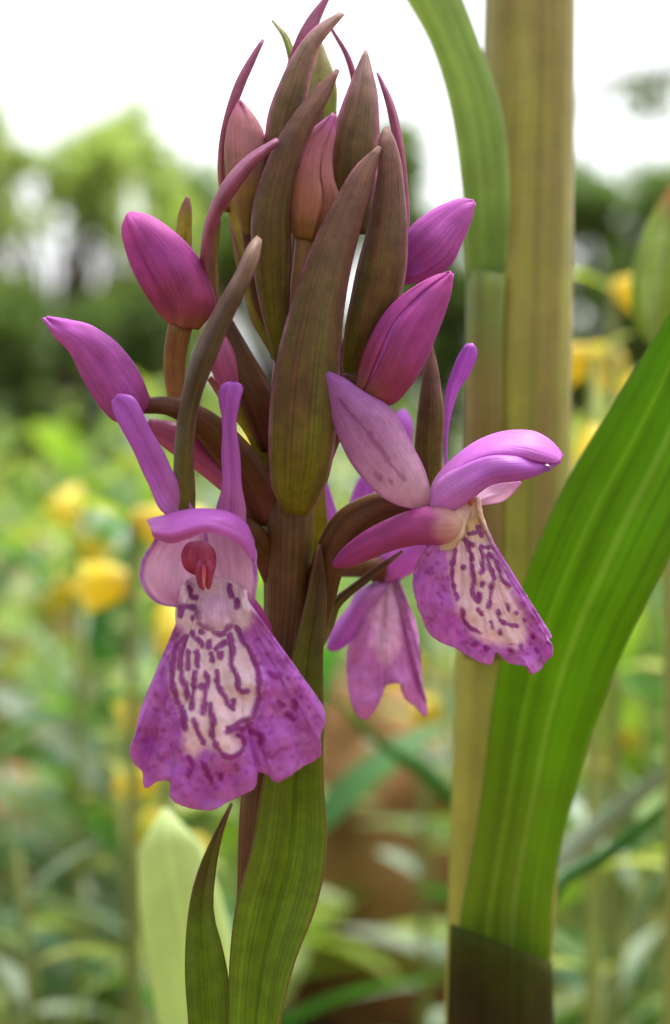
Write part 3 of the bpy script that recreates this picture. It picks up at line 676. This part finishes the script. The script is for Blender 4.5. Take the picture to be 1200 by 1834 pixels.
bract([(478, 420), (470, 330), (474, 260), (482, 210), (502, 148), (526, 98), (562, 52), (610, 22)], [(520, 420), (525, 330), (532, 240), (546, 180), (558, 128), (572, 84), (596, 50), (616, 26)], (.5, 1.8, 1.8, 1.0), 'bract_top', bulge=1.2, curl=.3, n=36, m=15)
bract([(500, 240), (506, 150), (522, 95), (550, 35), (588, -12)], [(530, 240), (536, 140), (560, 70), (575, 28), (594, -12)], (-2, -1, -1.5), 'bract_pink', bulge=.6)
bract([(520, 120), (505, 65), (486, 36)], [(532, 110), (516, 66), (490, 37)], (-4, -5), 'bract_green', bulge=.2)
bract([(404, 380), (392, 320), (392, 265), (405, 200), (426, 140), (448, 102), (470, 70)], [(412, 380), (404, 320), (404, 262), (418, 205), (437, 152), (455, 112), (473, 72)], (0, .2, -.8), 'bract_pink', bulge=.5)
bract([(372, 545), (360, 470), (362, 425), (376, 375), (402, 325), (440, 282), (495, 248)], [(390, 545), (382, 470), (380, 430), (392, 392), (420, 345), (455, 298), (502, 254)], (2, 3.6, 4.6, 4.0), 'bract_pink', bulge=.9, fold=.4)
bract([(378, 600), (372, 520), (371, 450), (385, 390)], [(394, 600), (392, 520), (390, 450), (394, 392)], (.6, 2.6), 'bract_yellow', bulge=.3)
bract([(318, 960), (312, 885), (314, 805), (325, 720), (350, 620), (386, 550), (420, 492), (452, 430), (460, 423)], [(346, 960), (346, 890), (344, 820), (356, 720), (386, 640), (406, 590), (434, 530), (466, 452), (468, 430)], (5.5, 7.2, 7.6, 7.2, 6.2), 'bract_dark', bulge=1.1, fold=.5, n=44, m=13)
bract([(312, 470), (318, 420), (325, 370), (334, 352)], [(344, 470), (343, 420), (343, 378), (338, 352)], (-1, -1.5), 'bract_yellow', bulge=.3)
bract([(625, 250), (632, 170), (620, 110), (590, 48)], [(650, 250), (645, 170), (628, 105), (594, 48)], (-3, -4), 'bract_pink', bulge=.3)
bract([(545, 330), (550, 220), (556, 140), (572, 76)], [(610, 330), (605, 220), (598, 140), (576, 76)], (-4, -3.6, -4), 'bract_green', bulge=1.0)
bract([(440, 520), (420, 420), (402, 340), (398, 310)], [(452, 500), (438, 400), (420, 340), (402, 310)], (0, -.8), 'bract_yellow', bulge=.3)
bract([(492, 645), (452, 575), (428, 500), (412, 400)], [(500, 630), (476, 545), (448, 470), (420, 396)], (.6, -.6), 'bract_yellow', bulge=.4)
bract([(470, 860), (440, 780), (405, 730), (372, 680)], [(484, 840), (478, 790), (440, 735), (380, 672)], (0, 1), 'bract_yellow', bulge=.4)
# bract beside the side flower
bract([(752, 900), (744, 800), (752, 710), (770, 612)], [(788, 900), (792, 800), (793, 735), (782, 660), (773, 612)], (-2.5, -2, -2.2), 'bract', bulge=.8)
# dark bract under the side flower
bract([(560, 1190), (582, 1090), (640, 1040), (720, 985)], [(600, 1120), (612, 1085), (660, 1040), (722, 988)], (-2, -1.5, 0), 'bract_dark', bulge=.4)
bract([(585, 960), (584, 905), (578, 860), (560, 830)], [(556, 1020), (556, 940), (552, 880), (552, 835)], (-3, -2.6), 'bract_yellow', bulge=.3)

# --- buds
def obud(L, R, z, key, **kw): return oa(bud(L, R, z, M[key], orchid, **kw))
def sub(o): return o
b1 = obud([(226, 384), (217, 405), (224, 450), (245, 505), (274, 552), (302, 582)], [(236, 380), (262, 386), (305, 414), (346, 455), (372, 505), (383, 548), (352, 590)], 3, 'bud', ratio=.8, sectors=((-.2, 2.05),))
tube('ovary', [(322, 578, 3, 22), (312, 640, 2, 20), (322, 720, 1, 18), (400, 800, 0, 18), (470, 880, 0, 20)], M['ovary_pale'], b1, ridges=3, ramp=.1, twist=2)
b2 = obud([(80, 571), (96, 600), (124, 632), (150, 682), (180, 732), (210, 757), (244, 752)], [(84, 568), (120, 572), (165, 583), (205, 608), (240, 650), (262, 692), (270, 722)], 5, 'bud_violet', ratio=.85, sectors=((.5, 2.75),))
tube('ovary', [(258, 728, 5, 14), (300, 728, 5.4, 17), (350, 750, 4.6, 24), (400, 795, 3, 32), (450, 860, 1, 36), (480, 930, 0, 30)], M['ovary'], b2, ridges=3, ramp=.08, twist=2.5)
tube('spur', [(262, 762, 3.6, 14), (310, 782, 3.2, 26), (370, 825, 2, 26), (430, 880, 1, 20), (440, 900, 1, 8)], M['spur_pink'], b2)
b3 = obud([(428, 180), (410, 212), (401, 250), (403, 310), (418, 370), (436, 420)], [(432, 180), (452, 202), (470, 232), (480, 290), (474, 350), (456, 420)], 1, 'bud_pale', ratio=.9, sectors=((.5, 2.5),))
tube('ovary', [(446, 410, 1, 14), (462, 520, .5, 15), (500, 640, 0, 14)], M['ovary'], b3)
b4 = obud([(596, 203), (566, 226), (538, 256), (521, 300), (511, 350), (512, 392), (528, 426)], [(600, 206), (598, 240), (592, 280), (594, 318), (603, 352), (598, 395), (574, 430)], 2.2, 'bud_brown', ratio=.85, sectors=((-.2, 1.1), (1.2, 2.7)))
tube('ovary', [(550, 422, 2, 22), (545, 500, 2, 26), (535, 600, 1, 26), (522, 700, 0, 20)], M['ovary_pale'], b4, ridges=3, ramp=.08)
b5 = obud([(848, 360), (830, 357), (800, 366), (765, 386), (736, 410), (712, 450), (690, 490)], [(851, 366), (846, 392), (832, 428), (806, 478), (776, 498), (735, 510), (700, 512)], 0, 'bud_violet', ratio=.85, sectors=((.9, 3.2),))
tube('ovary', [(705, 500, 0, 22), (660, 570, -1, 22), (600, 680, -1, 22), (550, 780, -1, 18)], M['ovary'], b5)
b6 = obud([(806, 487), (778, 497), (738, 520), (694, 560), (664, 615), (646, 668), (636, 706)], [(810, 490), (806, 520), (792, 568), (768, 632), (738, 690), (702, 724), (668, 726)], 4.4, 'bud_violet', ratio=.85, sm=M['bud'])
tube('ovary', [(655, 705, 4, 26), (628, 690, 3.2, 24), (600, 740, 1.6, 28), (560, 850, 0, 24)], M['ovary'], b6)
# ovary of a hidden bud left of the stem, with its pink spur
b7 = oa(tube('ovary', [(398, 570, 1.5, 14), (430, 650, 1.5, 26), (462, 720, 1, 32), (488, 800, 0, 24)], M['ovary'], orchid, ridges=3, ramp=.08, twist=1.5))
tube('spur', [(385, 590, 1.8, 14), (398, 640, 2, 26), (414, 690, 1.6, 20), (420, 720, 1, 8)], M['spur_pink'], b7)

# ------------------------------------------------------------------ marked lips
def seg_dist(Q, line):
    q = np.asarray(line, float)
    if len(q) == 1: return np.linalg.norm(Q - q[0], axis=-1)
    q = curve(q, 6*len(q)); best = np.full(Q.shape[:-1], 1e9)
    for a_, b_ in zip(q[:-1], q[1:]):
        d = b_ - a_; L2 = d @ d + 1e-9; t = np.clip(((Q - a_) @ d) / L2, 0, 1)
        best = np.minimum(best, np.linalg.norm(Q - a_ - t[..., None]*d, axis=-1))
    return best

def in_poly(Q, poly):
    p = np.asarray(poly, float); x, y = Q[..., 0], Q[..., 1]; r = np.zeros(x.shape, bool); j = len(p) - 1
    for i in range(len(p)):
        c = ((p[i, 1] > y) != (p[j, 1] > y)) & (x < (p[j, 0] - p[i, 0])*(y - p[i, 1])/(p[j, 1] - p[i, 1] + 1e-12) + p[i, 0]); r ^= c; j = i
    return r

def value_noise(Q, s, seed):
    g = np.random.default_rng(seed).random((64, 64)); x = Q[..., 0]/s; y = Q[..., 1]/s
    xi, yi = np.floor(x).astype(int), np.floor(y).astype(int); fx, fy = x - xi, y - yi; fx = fx*fx*(3-2*fx); fy = fy*fy*(3-2*fy)
    G = lambda a, b: g[(yi + b) % 64, (xi + a) % 64]
    return G(0,0)*(1-fx)*(1-fy) + G(1,0)*fx*(1-fy) + G(0,1)*(1-fx)*fy + G(1,1)*fx*fy

def sstep(a, b, x): t = np.clip((x - a)/(b - a), 0, 1); return t*t*(3 - 2*t)

def lip(outline, throat, depth, pale, lines, parent, n=150, m=190, rim=1.2, th=.00016, c_pale=(246, 218, 232), c_rim=(198, 106, 214), c_dark=(150, 32, 142), lw=7.0, warm=None, lav=None, spot=.6, seed=1):
    """fan of veins from the throat to the lobed rim, coloured with its own markings"""
    B = curve([(x, y, 0) for x, y in outline], m)[:, :2]; T = curve([(x, y, 0) for x, y in throat], m)[:, :2]
    B = B + rng.normal(0, .5, B.shape)
    v = np.linspace(0, 1, n)[:, None, None]
    Q = T[None]*(1 - v) + B[None]*v
    u = np.linspace(-1, 1, m)[None]; vv = v[:, :, 0]
    z = depth(u, vv, Q)
    z = z + (.05*np.sin(u*95 + 8*value_noise(Q, 40, seed + 4))*(.3 + .7*vv))
    z = z + .13*np.sin(u*31 + 3*vv + 5*value_noise(Q, 60, seed + 2))*vv**2 + (value_noise(Q, 34, seed) - .5)*1.0*vv + (value_noise(Q, 12, seed + 9) - .5)*.16
    # colours
    inside = in_poly(Q, pale); dp = seg_dist(Q, list(pale) + [pale[0]]) ; sd = np.where(inside, dp, -dp)
    sd = sd + (value_noise(Q, 9, seed + 3) - .5)*9
    f = sstep(-13, 9, sd)[..., None]
    rimn = value_noise(Q, 15, seed + 5)*.6 + value_noise(Q, 6, seed + 6)*.4
    cr_ = np.array(lin(c_rim)[:3]); cp = np.array(lin(c_pale)[:3]); cd = np.array(lin(c_dark)[:3]); cl = np.array(lin((206, 130, 206))[:3])
    rc = cr_ + (cl - cr_)*sstep(.52, .8, rimn)[..., None]*.7
    spots = sstep(.58, .76, value_noise(Q, 9, seed + 7)*.55 + value_noise(Q, 4.5, seed + 8)*.45)[..., None]
    rc = rc*(1 - spot*spots) + cd*spot*spots
    col = rc*(1 - f) + cp*f
    dm = np.full(Q.shape[:2], 1e9)
    for ln_ in lines: dm = np.minimum(dm, seg_dist(Q, ln_))
    dm = dm + (value_noise(Q, 7, seed + 11) - .5)*4
    k = (1 - sstep(lw*.45, lw*.95, dm))[..., None]*.92; z = z + .07*k[..., 0]
    col = col*(1 - k) + cd*k
    edge_l = (sstep(.9, 1, vv) * (1 - f[..., 0]) * .45)[..., None] if True else 0
    col = col*(1 - edge_l) + cl*edge_l
    if lav:
        wk = np.exp(-(np.hypot(Q[..., 0] - lav[0], Q[..., 1] - lav[1])/lav[2])**4)[..., None]*.95
        col = col*(1 - wk) + np.array(lin((228, 184, 222))[:3])*wk
    if warm:
        wk = np.exp(-(np.hypot(Q[..., 0] - warm[0], Q[..., 1] - warm[1])/warm[2])**3)[..., None]*.75*(1 - k)
        col = col*(1 - wk) + np.array(lin((250, 222, 150))[:3])*wk
    A = np.concatenate([Q, z[..., None]], -1)
    UVa = np.stack([np.broadcast_to((u + 1)/2, z.shape), np.broadcast_to(vv, z.shape)], -1)
    o = link('lip', grid_mesh('lip', PA(A), UVa, cols=col), M['lip'], parent); solid(o, th)
    return o

z1 = lambda L: [(180 + x*.38333, 1040 + y*.38333) for x, y in L]
z2 = lambda L: [(220 + x*.21667, 900 + y*.21667) for x, y in L]
z3 = lambda L: [(720 + x*.2508, 760 + y*.2508) for x, y in L]

# --- flower one: hooded flower facing the viewer
f1 = oa(tube('flower', [(410, 950, 1.6, 20), (425, 945, 1.6, 26), (442, 955, 1.4, 26), (470, 990, .5, 22), (490, 1040, 0, 18)], M['ovary'], orchid, ridges=3, ramp=.06, twist=1))
f1['label'] = 'hooded purple flower with wide patterned lip facing forward'
strip('sepal', [(350, 938), (316, 930), (292, 915), (264, 860), (236, 800), (216, 765), (203, 738), (200, 718)], [(356, 925), (348, 912), (330, 880), (294, 815), (266, 765), (252, 735), (236, 710), (212, 706)], (6, 7.2, 7.8, 7.4), M['sepal'], f1, bulge=.7, fold=-.55, n=36)
strip('sepal', [(402, 950), (390, 925), (396, 880), (397, 810), (396, 745), (391, 712), (396, 690), (408, 685)], [(438, 955), (438, 925), (434, 870), (428, 800), (424, 750), (430, 715), (433, 692), (424, 685)], (4, 6, 6.4, 6.2), M['sepal'], f1, bulge=.7, fold=-.45, n=36)
# hood = dorsal sepal arching forward over the column
strip('dorsal_sepal', [(264, 932), (292, 924), (330, 914), (372, 912), (408, 918), (438, 936), (455, 966)], [(276, 962), (304, 972), (338, 964), (372, 953), (408, 962), (436, 982), (457, 1008)], (6.4, 7.6, 7.8, 7.2, 5.4), M['hood'], f1, bulge=.9, n=40, m=21, wav=.35, zr=(8.6, 9.6, 9.8, 9.0, 6.8))
strip('petal', [(296, 934), (274, 976), (256, 1008), (251, 1036), (263, 1063), (287, 1081), (318, 1086)], [(372, 930), (372, 970), (368, 1005), (362, 1034), (350, 1058), (336, 1076), (324, 1088)], (7.4, 8.6, 8.8, 7.6), M['petal_in'], f1, bulge=-1.6, n=34, m=23, zr=(4, 4, 4, 6))
strip('petal', [(352, 936), (358, 985), (366, 1020), (376, 1056), (398, 1086), (424, 1106)], [(448, 962), (457, 1000), (461, 1035), (458, 1066), (450, 1090), (436, 1106)], (3.6, 3.6, 4.2, 6.2), M['petal_in'], f1, bulge=-1.1, n=34, m=23, zr=(6.4, 7.6, 7.6, 6.4))
# column with anther lobes and beak
bud([(352, 968), (336, 972), (326, 988), (325, 1006), (333, 1022), (348, 1030)], [(358, 968), (366, 980), (366, 1000), (362, 1016), (356, 1026), (350, 1030)], 6.6, M['anther'], f1, name='anther', sectors=())
bud([(360, 968), (352, 980), (350, 1005), (354, 1030), (360, 1046)], [(368, 968), (384, 984), (388, 1002), (384, 1026), (372, 1050)], 6.8, M['anther'], f1, name='anther', sectors=())
bud([(354, 1004), (349, 1018), (352, 1040), (360, 1056), (364, 1057)], [(360, 1004), (364, 1016), (366, 1036), (367, 1050), (366, 1057)], 8.0, M['column'], f1, name='beak', sectors=())
bud([(370, 1004), (366, 1018), (367, 1040), (370, 1054), (372, 1056)], [(376, 1004), (384, 1014), (382, 1034), (378, 1050), (375, 1056)], 8.0, M['column'], f1, name='beak', sectors=())
bud([(363, 1010), (361, 1020), (362, 1040), (364, 1052)], [(367, 1010), (369, 1020), (368, 1040), (367, 1052)], 8.4, M['beak'], f1, name='beak', sectors=())
# lip
out1 = [(318, 1062), (316, 1100), (318, 1138), (306, 1164), (288, 1196), (268, 1238), (250, 1284), (244, 1316), (234, 1342), (240, 1366), (254, 1380), (262, 1411), (284, 1400), (304, 1398), (307, 1428), (322, 1440), (352, 1449), (378, 1452), (404, 1438), (432, 1424), (456, 1408), (463, 1382), (478, 1386), (497, 1400), (512, 1393), (542, 1373), (574, 1352), (573, 1318), (582, 1290), (570, 1254), (548, 1226), (526, 1194), (500, 1166), (470, 1146), (446, 1128), (452, 1098), (449, 1064)]
thr1 = [(334, 1040), (350, 1036), (366, 1034), (384, 1034), (400, 1036), (416, 1042), (432, 1050)]
def dep1(u, v, Q):
    z = 5.6 + 4.0*np.sin(np.clip(v, 0, 1)*2.0) - 1.6*v*v
    z = z - 3.6*np.abs(u)**1.5*v**1.2                       # side lobes bent back
    z = z - 1.0*np.exp(-((np.abs(u) - .36)/.06)**2)*sstep(.45, 1, v)  # creases between lobes
    r = np.hypot((Q[..., 0] - 385)/36, (Q[..., 1] - 1098)/38)
    z = z + .75*np.exp(-(r/.8)**3)
    side = np.exp(-((Q[..., 1] - 1100)/30)**2)*sstep(30, 58, np.abs(Q[..., 0] - 384))
    return z + .9*side
pale1 = z1([(395, 245), (345, 330), (333, 470), (372, 590), (410, 660), (400, 780), (430, 810), (470, 770), (545, 800), (600, 820), (660, 780), (620, 720), (690, 650), (735, 560), (738, 450), (715, 360), (650, 250), (700, 200), (712, 100), (700, -60), (350, -60), (350, 200)])
L1 = [z1(l) for l in [[(640, 215), (660, 270), (700, 330), (735, 420), (742, 500), (730, 580), (700, 640), (640, 670), (590, 710)], [(400, 260), (360, 300), (340, 380), (335, 470), (365, 560), (402, 650)], [(398, 265), (380, 330), (375, 420), (395, 500), (408, 540)], [(410, 335), (410, 410)], [(450, 335), (455, 400)], [(440, 430), (435, 520), (428, 600)], [(490, 430), (502, 470), (490, 530), (480, 620)], [(470, 490), (474, 500)], [(545, 425), (555, 500), (590, 560), (615, 600), (622, 560)], [(605, 255), (617, 340), (610, 390), (640, 450), (652, 510), (684, 515)], [(518, 345), (525, 375)], [(560, 340), (560, 356)], [(452, 272), (475, 300)], [(505, 285), (510, 312)], [(600, 215), (572, 250), (530, 238)], [(430, 242), (436, 262)], [(475, 235), (478, 245)], [(582, 288), (545, 320)], [(515, 580), (525, 650), (520, 720), (545, 770), (590, 822), (652, 800), (666, 740), (640, 720)], [(435, 650), (455, 700), (482, 755)], [(600, 690), (650, 690), (700, 660)], [(415, 820), (430, 860), (415, 910)], [(480, 850), (522, 940)], [(560, 900), (562, 920)], [(380, 590), (402, 690)], [(700, 700), (760, 730), (740, 770)], [(830, 560), (850, 580)], [(900, 560), (905, 575)], [(790, 430), (820, 450)], [(870, 620), (900, 640)]]]
L1 += [z2(l) for l in [[(545, 710), (560, 780), (605, 790)], [(478, 930), (490, 862), (540, 865), (610, 890), (632, 945)], [(570, 955), (572, 958)], [(945, 820), (950, 870)], [(880, 690), (900, 780)], [(640, 1000), (690, 1030), (740, 1045)]]]
lip(out1, thr1, dep1, pale1, L1, f1, seed=4, spot=.55, lav=(385, 1097, 31))
tube('spur', [(432, 1075, 5.5, 20), (452, 1105, 3.6, 24), (466, 1140, 2.4, 24), (470, 1190, 2.2, 18), (468, 1225, 2.4, 8)], M['spur1'], f1)

# --- flower two: side view on the right
f2 = oa(tube('flower', [(548, 1160, -.5, 24), (572, 1080, 0, 28), (590, 1010, .6, 30), (630, 940, 1.4, 34), (690, 905, 2, 26), (760, 912, 2.4, 28), (800, 930, 2.6, 40), (830, 935, 2.8, 30)], M['ovary'], orchid, ridges=3, ramp=.06, twist=2, n=34))
f2['label'] = 'spotted purple flower seen from the side with spur and hood'
ps = strip('sepal', [(762, 908), (735, 908), (690, 892), (645, 848), (612, 792), (592, 738), (580, 700), (578, 680)], [(770, 898), (765, 866), (746, 812), (726, 772), (700, 732), (652, 704), (606, 674), (584, 666)], (3.4, 4.8, 5.6, 6.2), M['lip'], f2, bulge=.9, n=110, m=56, th=.0003)
def sepal_paint(uv):
    u, v = uv[:, 0:1], uv[:, 1:2]; Q = uv*np.array([100, 260]); st = [(0, (232, 196, 200)), (.2, (226, 180, 212)), (.55, (204, 142, 204)), (1, (176, 100, 196))]
    c = np.stack([np.interp(v[:, 0], [a_[0] for a_ in st], [lin(a_[1])[k] for a_ in st]) for k in range(3)], -1)
    e_ = sstep(.40, .5, np.abs(u - .5)); c = c*(1 - .5*e_) + np.array(lin((170, 84, 170))[:3])*.5*e_
    d_ = np.full(len(uv), 1e9)
    for ln_ in [[(52, 60), (50, 92)], [(49, 100), (47, 165), (45, 215)], [(22, 88), (20, 98)], [(30, 70), (31, 74)]]: d_ = np.minimum(d_, seg_dist(Q, ln_))
    k = (1 - sstep(1.5, 6, d_ + (value_noise(Q, 9, 3) - .5)*5))[:, None]*.5
    return c*(1 - k) + np.array(lin((140, 44, 130))[:3])*k
painted(ps, sepal_paint)
strip('sepal', [(780, 905), (795, 840), (797, 760), (800, 695), (815, 645), (836, 616)], [(800, 905), (801, 840), (804, 765), (822, 702), (848, 655), (854, 626), (846, 615)], (1.5, 1.0, 1.2), M['sepal'], f2, bulge=.3)
strip('dorsal_sepal', [(768, 900), (775, 868), (820, 815), (868, 784), (912, 772), (960, 775), (990, 794), (1008, 816)], [(772, 908), (790, 862), (835, 832), (882, 816), (922, 818), (968, 828), (998, 828), (1008, 818)], (1.6, 2.2, 2.4, 2.2), M['hood'], f2, bulge=1.0, n=36, zr=(3.6, 4.6, 4.6, 3.0))
strip('petal', [(770, 905), (782, 866), (830, 834), (880, 817), (922, 818), (968, 828), (1002, 824)], [(772, 920), (812, 916), (842, 896), (882, 868), (940, 858), (984, 840), (1004, 828)], (4.4, 4.6, 4.6, 3.4), M['sepal'], f2, bulge=1.1, n=36, zr=(4.2, 4.8, 4.6, 3.2))
strip('petal', [(840, 905), (858, 880), (890, 866), (932, 862)], [(850, 905), (872, 903), (905, 895), (934, 866)], (.6, 0, .4), M['petal_in'], f2, bulge=.4)
tube('spur', [(822, 938, 4.2, 16), (806, 940, 4.4, 30), (786, 941, 4.5, 36), (760, 942, 4.4, 34), (705, 956, 4.2, 29), (650, 982, 4, 24), (615, 1003, 3.6, 16), (598, 1012, 3.4, 7)], M['spur'], f2, n=30, seg=22)
out2 = [(800, 915), (788, 945), (776, 968), (762, 985), (748, 1008), (740, 1040), (744, 1068), (756, 1104), (768, 1132), (790, 1150), (815, 1160), (836, 1172), (856, 1184), (882, 1188), (888, 1168), (906, 1184), (930, 1192), (945, 1195), (952, 1207), (962, 1203), (974, 1190), (990, 1168), (982, 1150), (962, 1146), (986, 1143), (970, 1118), (948, 1094), (930, 1066), (908, 1028), (888, 984), (872, 948), (862, 918), (858, 890)]
thr2 = [(812, 905), (822, 905), (832, 903), (842, 900), (850, 896)]
def dep2(u, v, Q):
    z = 3.4 + 1.6*np.sin(np.clip(v, 0, 1)*2.2) - 1.5*np.clip(u, 0, 1)**1.4*v - 1.2*np.clip(-u, 0, 1)**1.6*v
    z = z + .8*np.exp(-((u + .05)/.25)**2)*v - .9*np.exp(-((u - .12)/.06)**2)*sstep(.5, 1, v)
    return z
pale2 = z3([(230, 640), (250, 820), (330, 850), (345, 1000), (385, 1250), (420, 1330), (520, 1500), (700, 1570), (860, 1560), (880, 1480), (790, 1240), (670, 950), (560, 720), (560, 500), (400, 560)])
L2 = [z3(l) for l in [[(360, 820), (377, 900), (360, 1000), (365, 1120), (395, 1250)], [(455, 835), (490, 920), (500, 1000), (512, 1120), (505, 1210), (550, 1265), (556, 1210)], [(560, 890), (577, 970), (570, 1060)], [(575, 1130), (578, 1150)], [(600, 950), (620, 1010), (652, 1060), (645, 1140), (630, 1220), (620, 1310)], [(620, 930), (690, 1000), (702, 1080), (765, 1155)], [(430, 1320), (440, 1370), (480, 1440), (565, 1492)], [(755, 1285), (760, 1322)], [(690, 1330), (690, 1380), (760, 1430), (815, 1440)], [(808, 1340), (815, 1350)], [(635, 1410), (642, 1455)], [(700, 1480), (704, 1490)], [(568, 1350), (574, 1358)], [(868, 1385), (875, 1400)], [(440, 1015), (442, 1030)], [(540, 735), (572, 795)], [(352, 680), (345, 740)], [(395, 712), (432, 718)], [(450, 830), (505, 862)], [(480, 782), (522, 775)], [(560, 880), (622, 880)], [(540, 1320), (545, 1330)], [(840, 1580), (842, 1600)], [(955, 1610), (960, 1625)], [(780, 1610), (784, 1618)], [(930, 1500), (935, 1520)], [(520, 1560), (540, 1562)], [(600, 1590), (602, 1600)], [(680, 1010), (690, 1030)], [(520, 1240), (522, 1250)]]]
lip(out2, thr2, dep2, pale2, L2, f2, c_pale=(242, 208, 218), c_rim=(202, 110, 210), lw=5.0, seed=21, warm=(846, 938, 34))
strip('throat', [(770, 990), (765, 955), (768, 925), (790, 905)], [(812, 985), (828, 960), (840, 930), (850, 900)], (4.0, 4.6, 4.4), M['cream'], f2, bulge=.7, zr=(4.4, 4.6, 3.6))
bud([(834, 886), (828, 900), (832, 925), (840, 938)], [(852, 884), (860, 898), (858, 920), (848, 938)], 3.6, M['cream'], f2, name='column', sectors=())
bud([(838, 884), (836, 894), (840, 906)], [(848, 882), (850, 892), (846, 906)], 4.6, plant_mat('pollen_rust', [(0, lin((170, 84, 50))), (1, lin((190, 110, 60)))], trans=.1), f2, name='anther', sectors=())

# --- flower three: behind the stem, soft
f3 = oa(tube('flower', [(560, 1000, -3, 22), (600, 1010, -8, 22), (660, 1015, -12, 22), (700, 1030, -14, 26)], M['ovary'], orchid))
f3['label'] = 'purple flower at the back of the spike, out of focus'
strip('sepal', [(690, 1038), (655, 1050), (612, 1105), (590, 1140), (586, 1162)], [(694, 1060), (672, 1090), (640, 1130), (610, 1162), (594, 1166)], (-13, -12, -12), M['sepal'], f3, bulge=1.0)
strip('sepal', [(640, 1000), (618, 940), (628, 890), (648, 850), (668, 835)], [(690, 1000), (672, 950), (672, 900), (674, 860), (672, 836)], (-13, -14), M['sepal'], f3, bulge=.4)
strip('sepal', [(600, 1000), (588, 960), (584, 900), (582, 860)], [(618, 1000), (612, 950), (598, 900), (584, 858)], (-12, -13), M['sepal'], f3, bulge=.3)
strip('sepal', [(720, 900), (718, 800), (704, 748), (718, 734)], [(735, 900), (738, 800), (738, 752), (726, 734)], (-14, -15), M['sepal'], f3, bulge=.3)
strip('petal', [(672, 1030), (690, 985), (730, 965), (780, 962)], [(700, 1048), (730, 1030), (760, 1010), (784, 972)], (-13, -12), M['hood'], f3, bulge=1.0)
o3 = [(660, 1060), (632, 1120), (622, 1180), (624, 1230), (632, 1265), (650, 1288), (668, 1276), (682, 1252), (692, 1228), (716, 1225), (724, 1250), (744, 1266), (762, 1284), (765, 1270), (756, 1235), (752, 1180), (744, 1120), (722, 1062)]
t3 = [(682, 1030), (692, 1030), (702, 1030), (712, 1030)]
def dep3(u, v, Q): return -13 + 1.6*np.sin(v*2) - 1.5*np.abs(u)**2*v - 1.0*np.exp(-((u - .3)/.1)**2)*v
lip(o3, t3, dep3, [(672, 1090), (668, 1150), (690, 1190), (712, 1160), (712, 1090), (700, 1040), (686, 1040)], [[(690, 1120)]], f3, n=60, m=90, c_pale=(246, 200, 240), c_rim=(226, 146, 224), seed=31, spot=.1, lw=.1)

# hanging drop at the hood's tip
import bmesh
bm = bmesh.new(); bmesh.ops.create_uvsphere(bm, u_segments=16, v_segments=12, radius=.00026)
for v in bm.verts:
    if v.co.z > 0: v.co.x *= 1 - v.co.z/.0005; v.co.y *= 1 - v.co.z/.0005
me = bpy.data.meshes.new('water_drop'); bm.to_mesh(me); bm.free(); me.polygons.foreach_set('use_smooth', [True]*len(me.polygons))
MW = bpy.data.materials.new('water'); MW.use_nodes = True; b_ = MW.node_tree.nodes['Principled BSDF']; b_.inputs['Transmission Weight'].default_value = 1; b_.inputs['Roughness'].default_value = .03; b_.inputs['IOR'].default_value = 1.33
o = link('water_drop', me, MW); o.location = P(980, 838, 4.4); tag(o, 'tiny clear water drop hanging under the side flower hood', 'water drop')
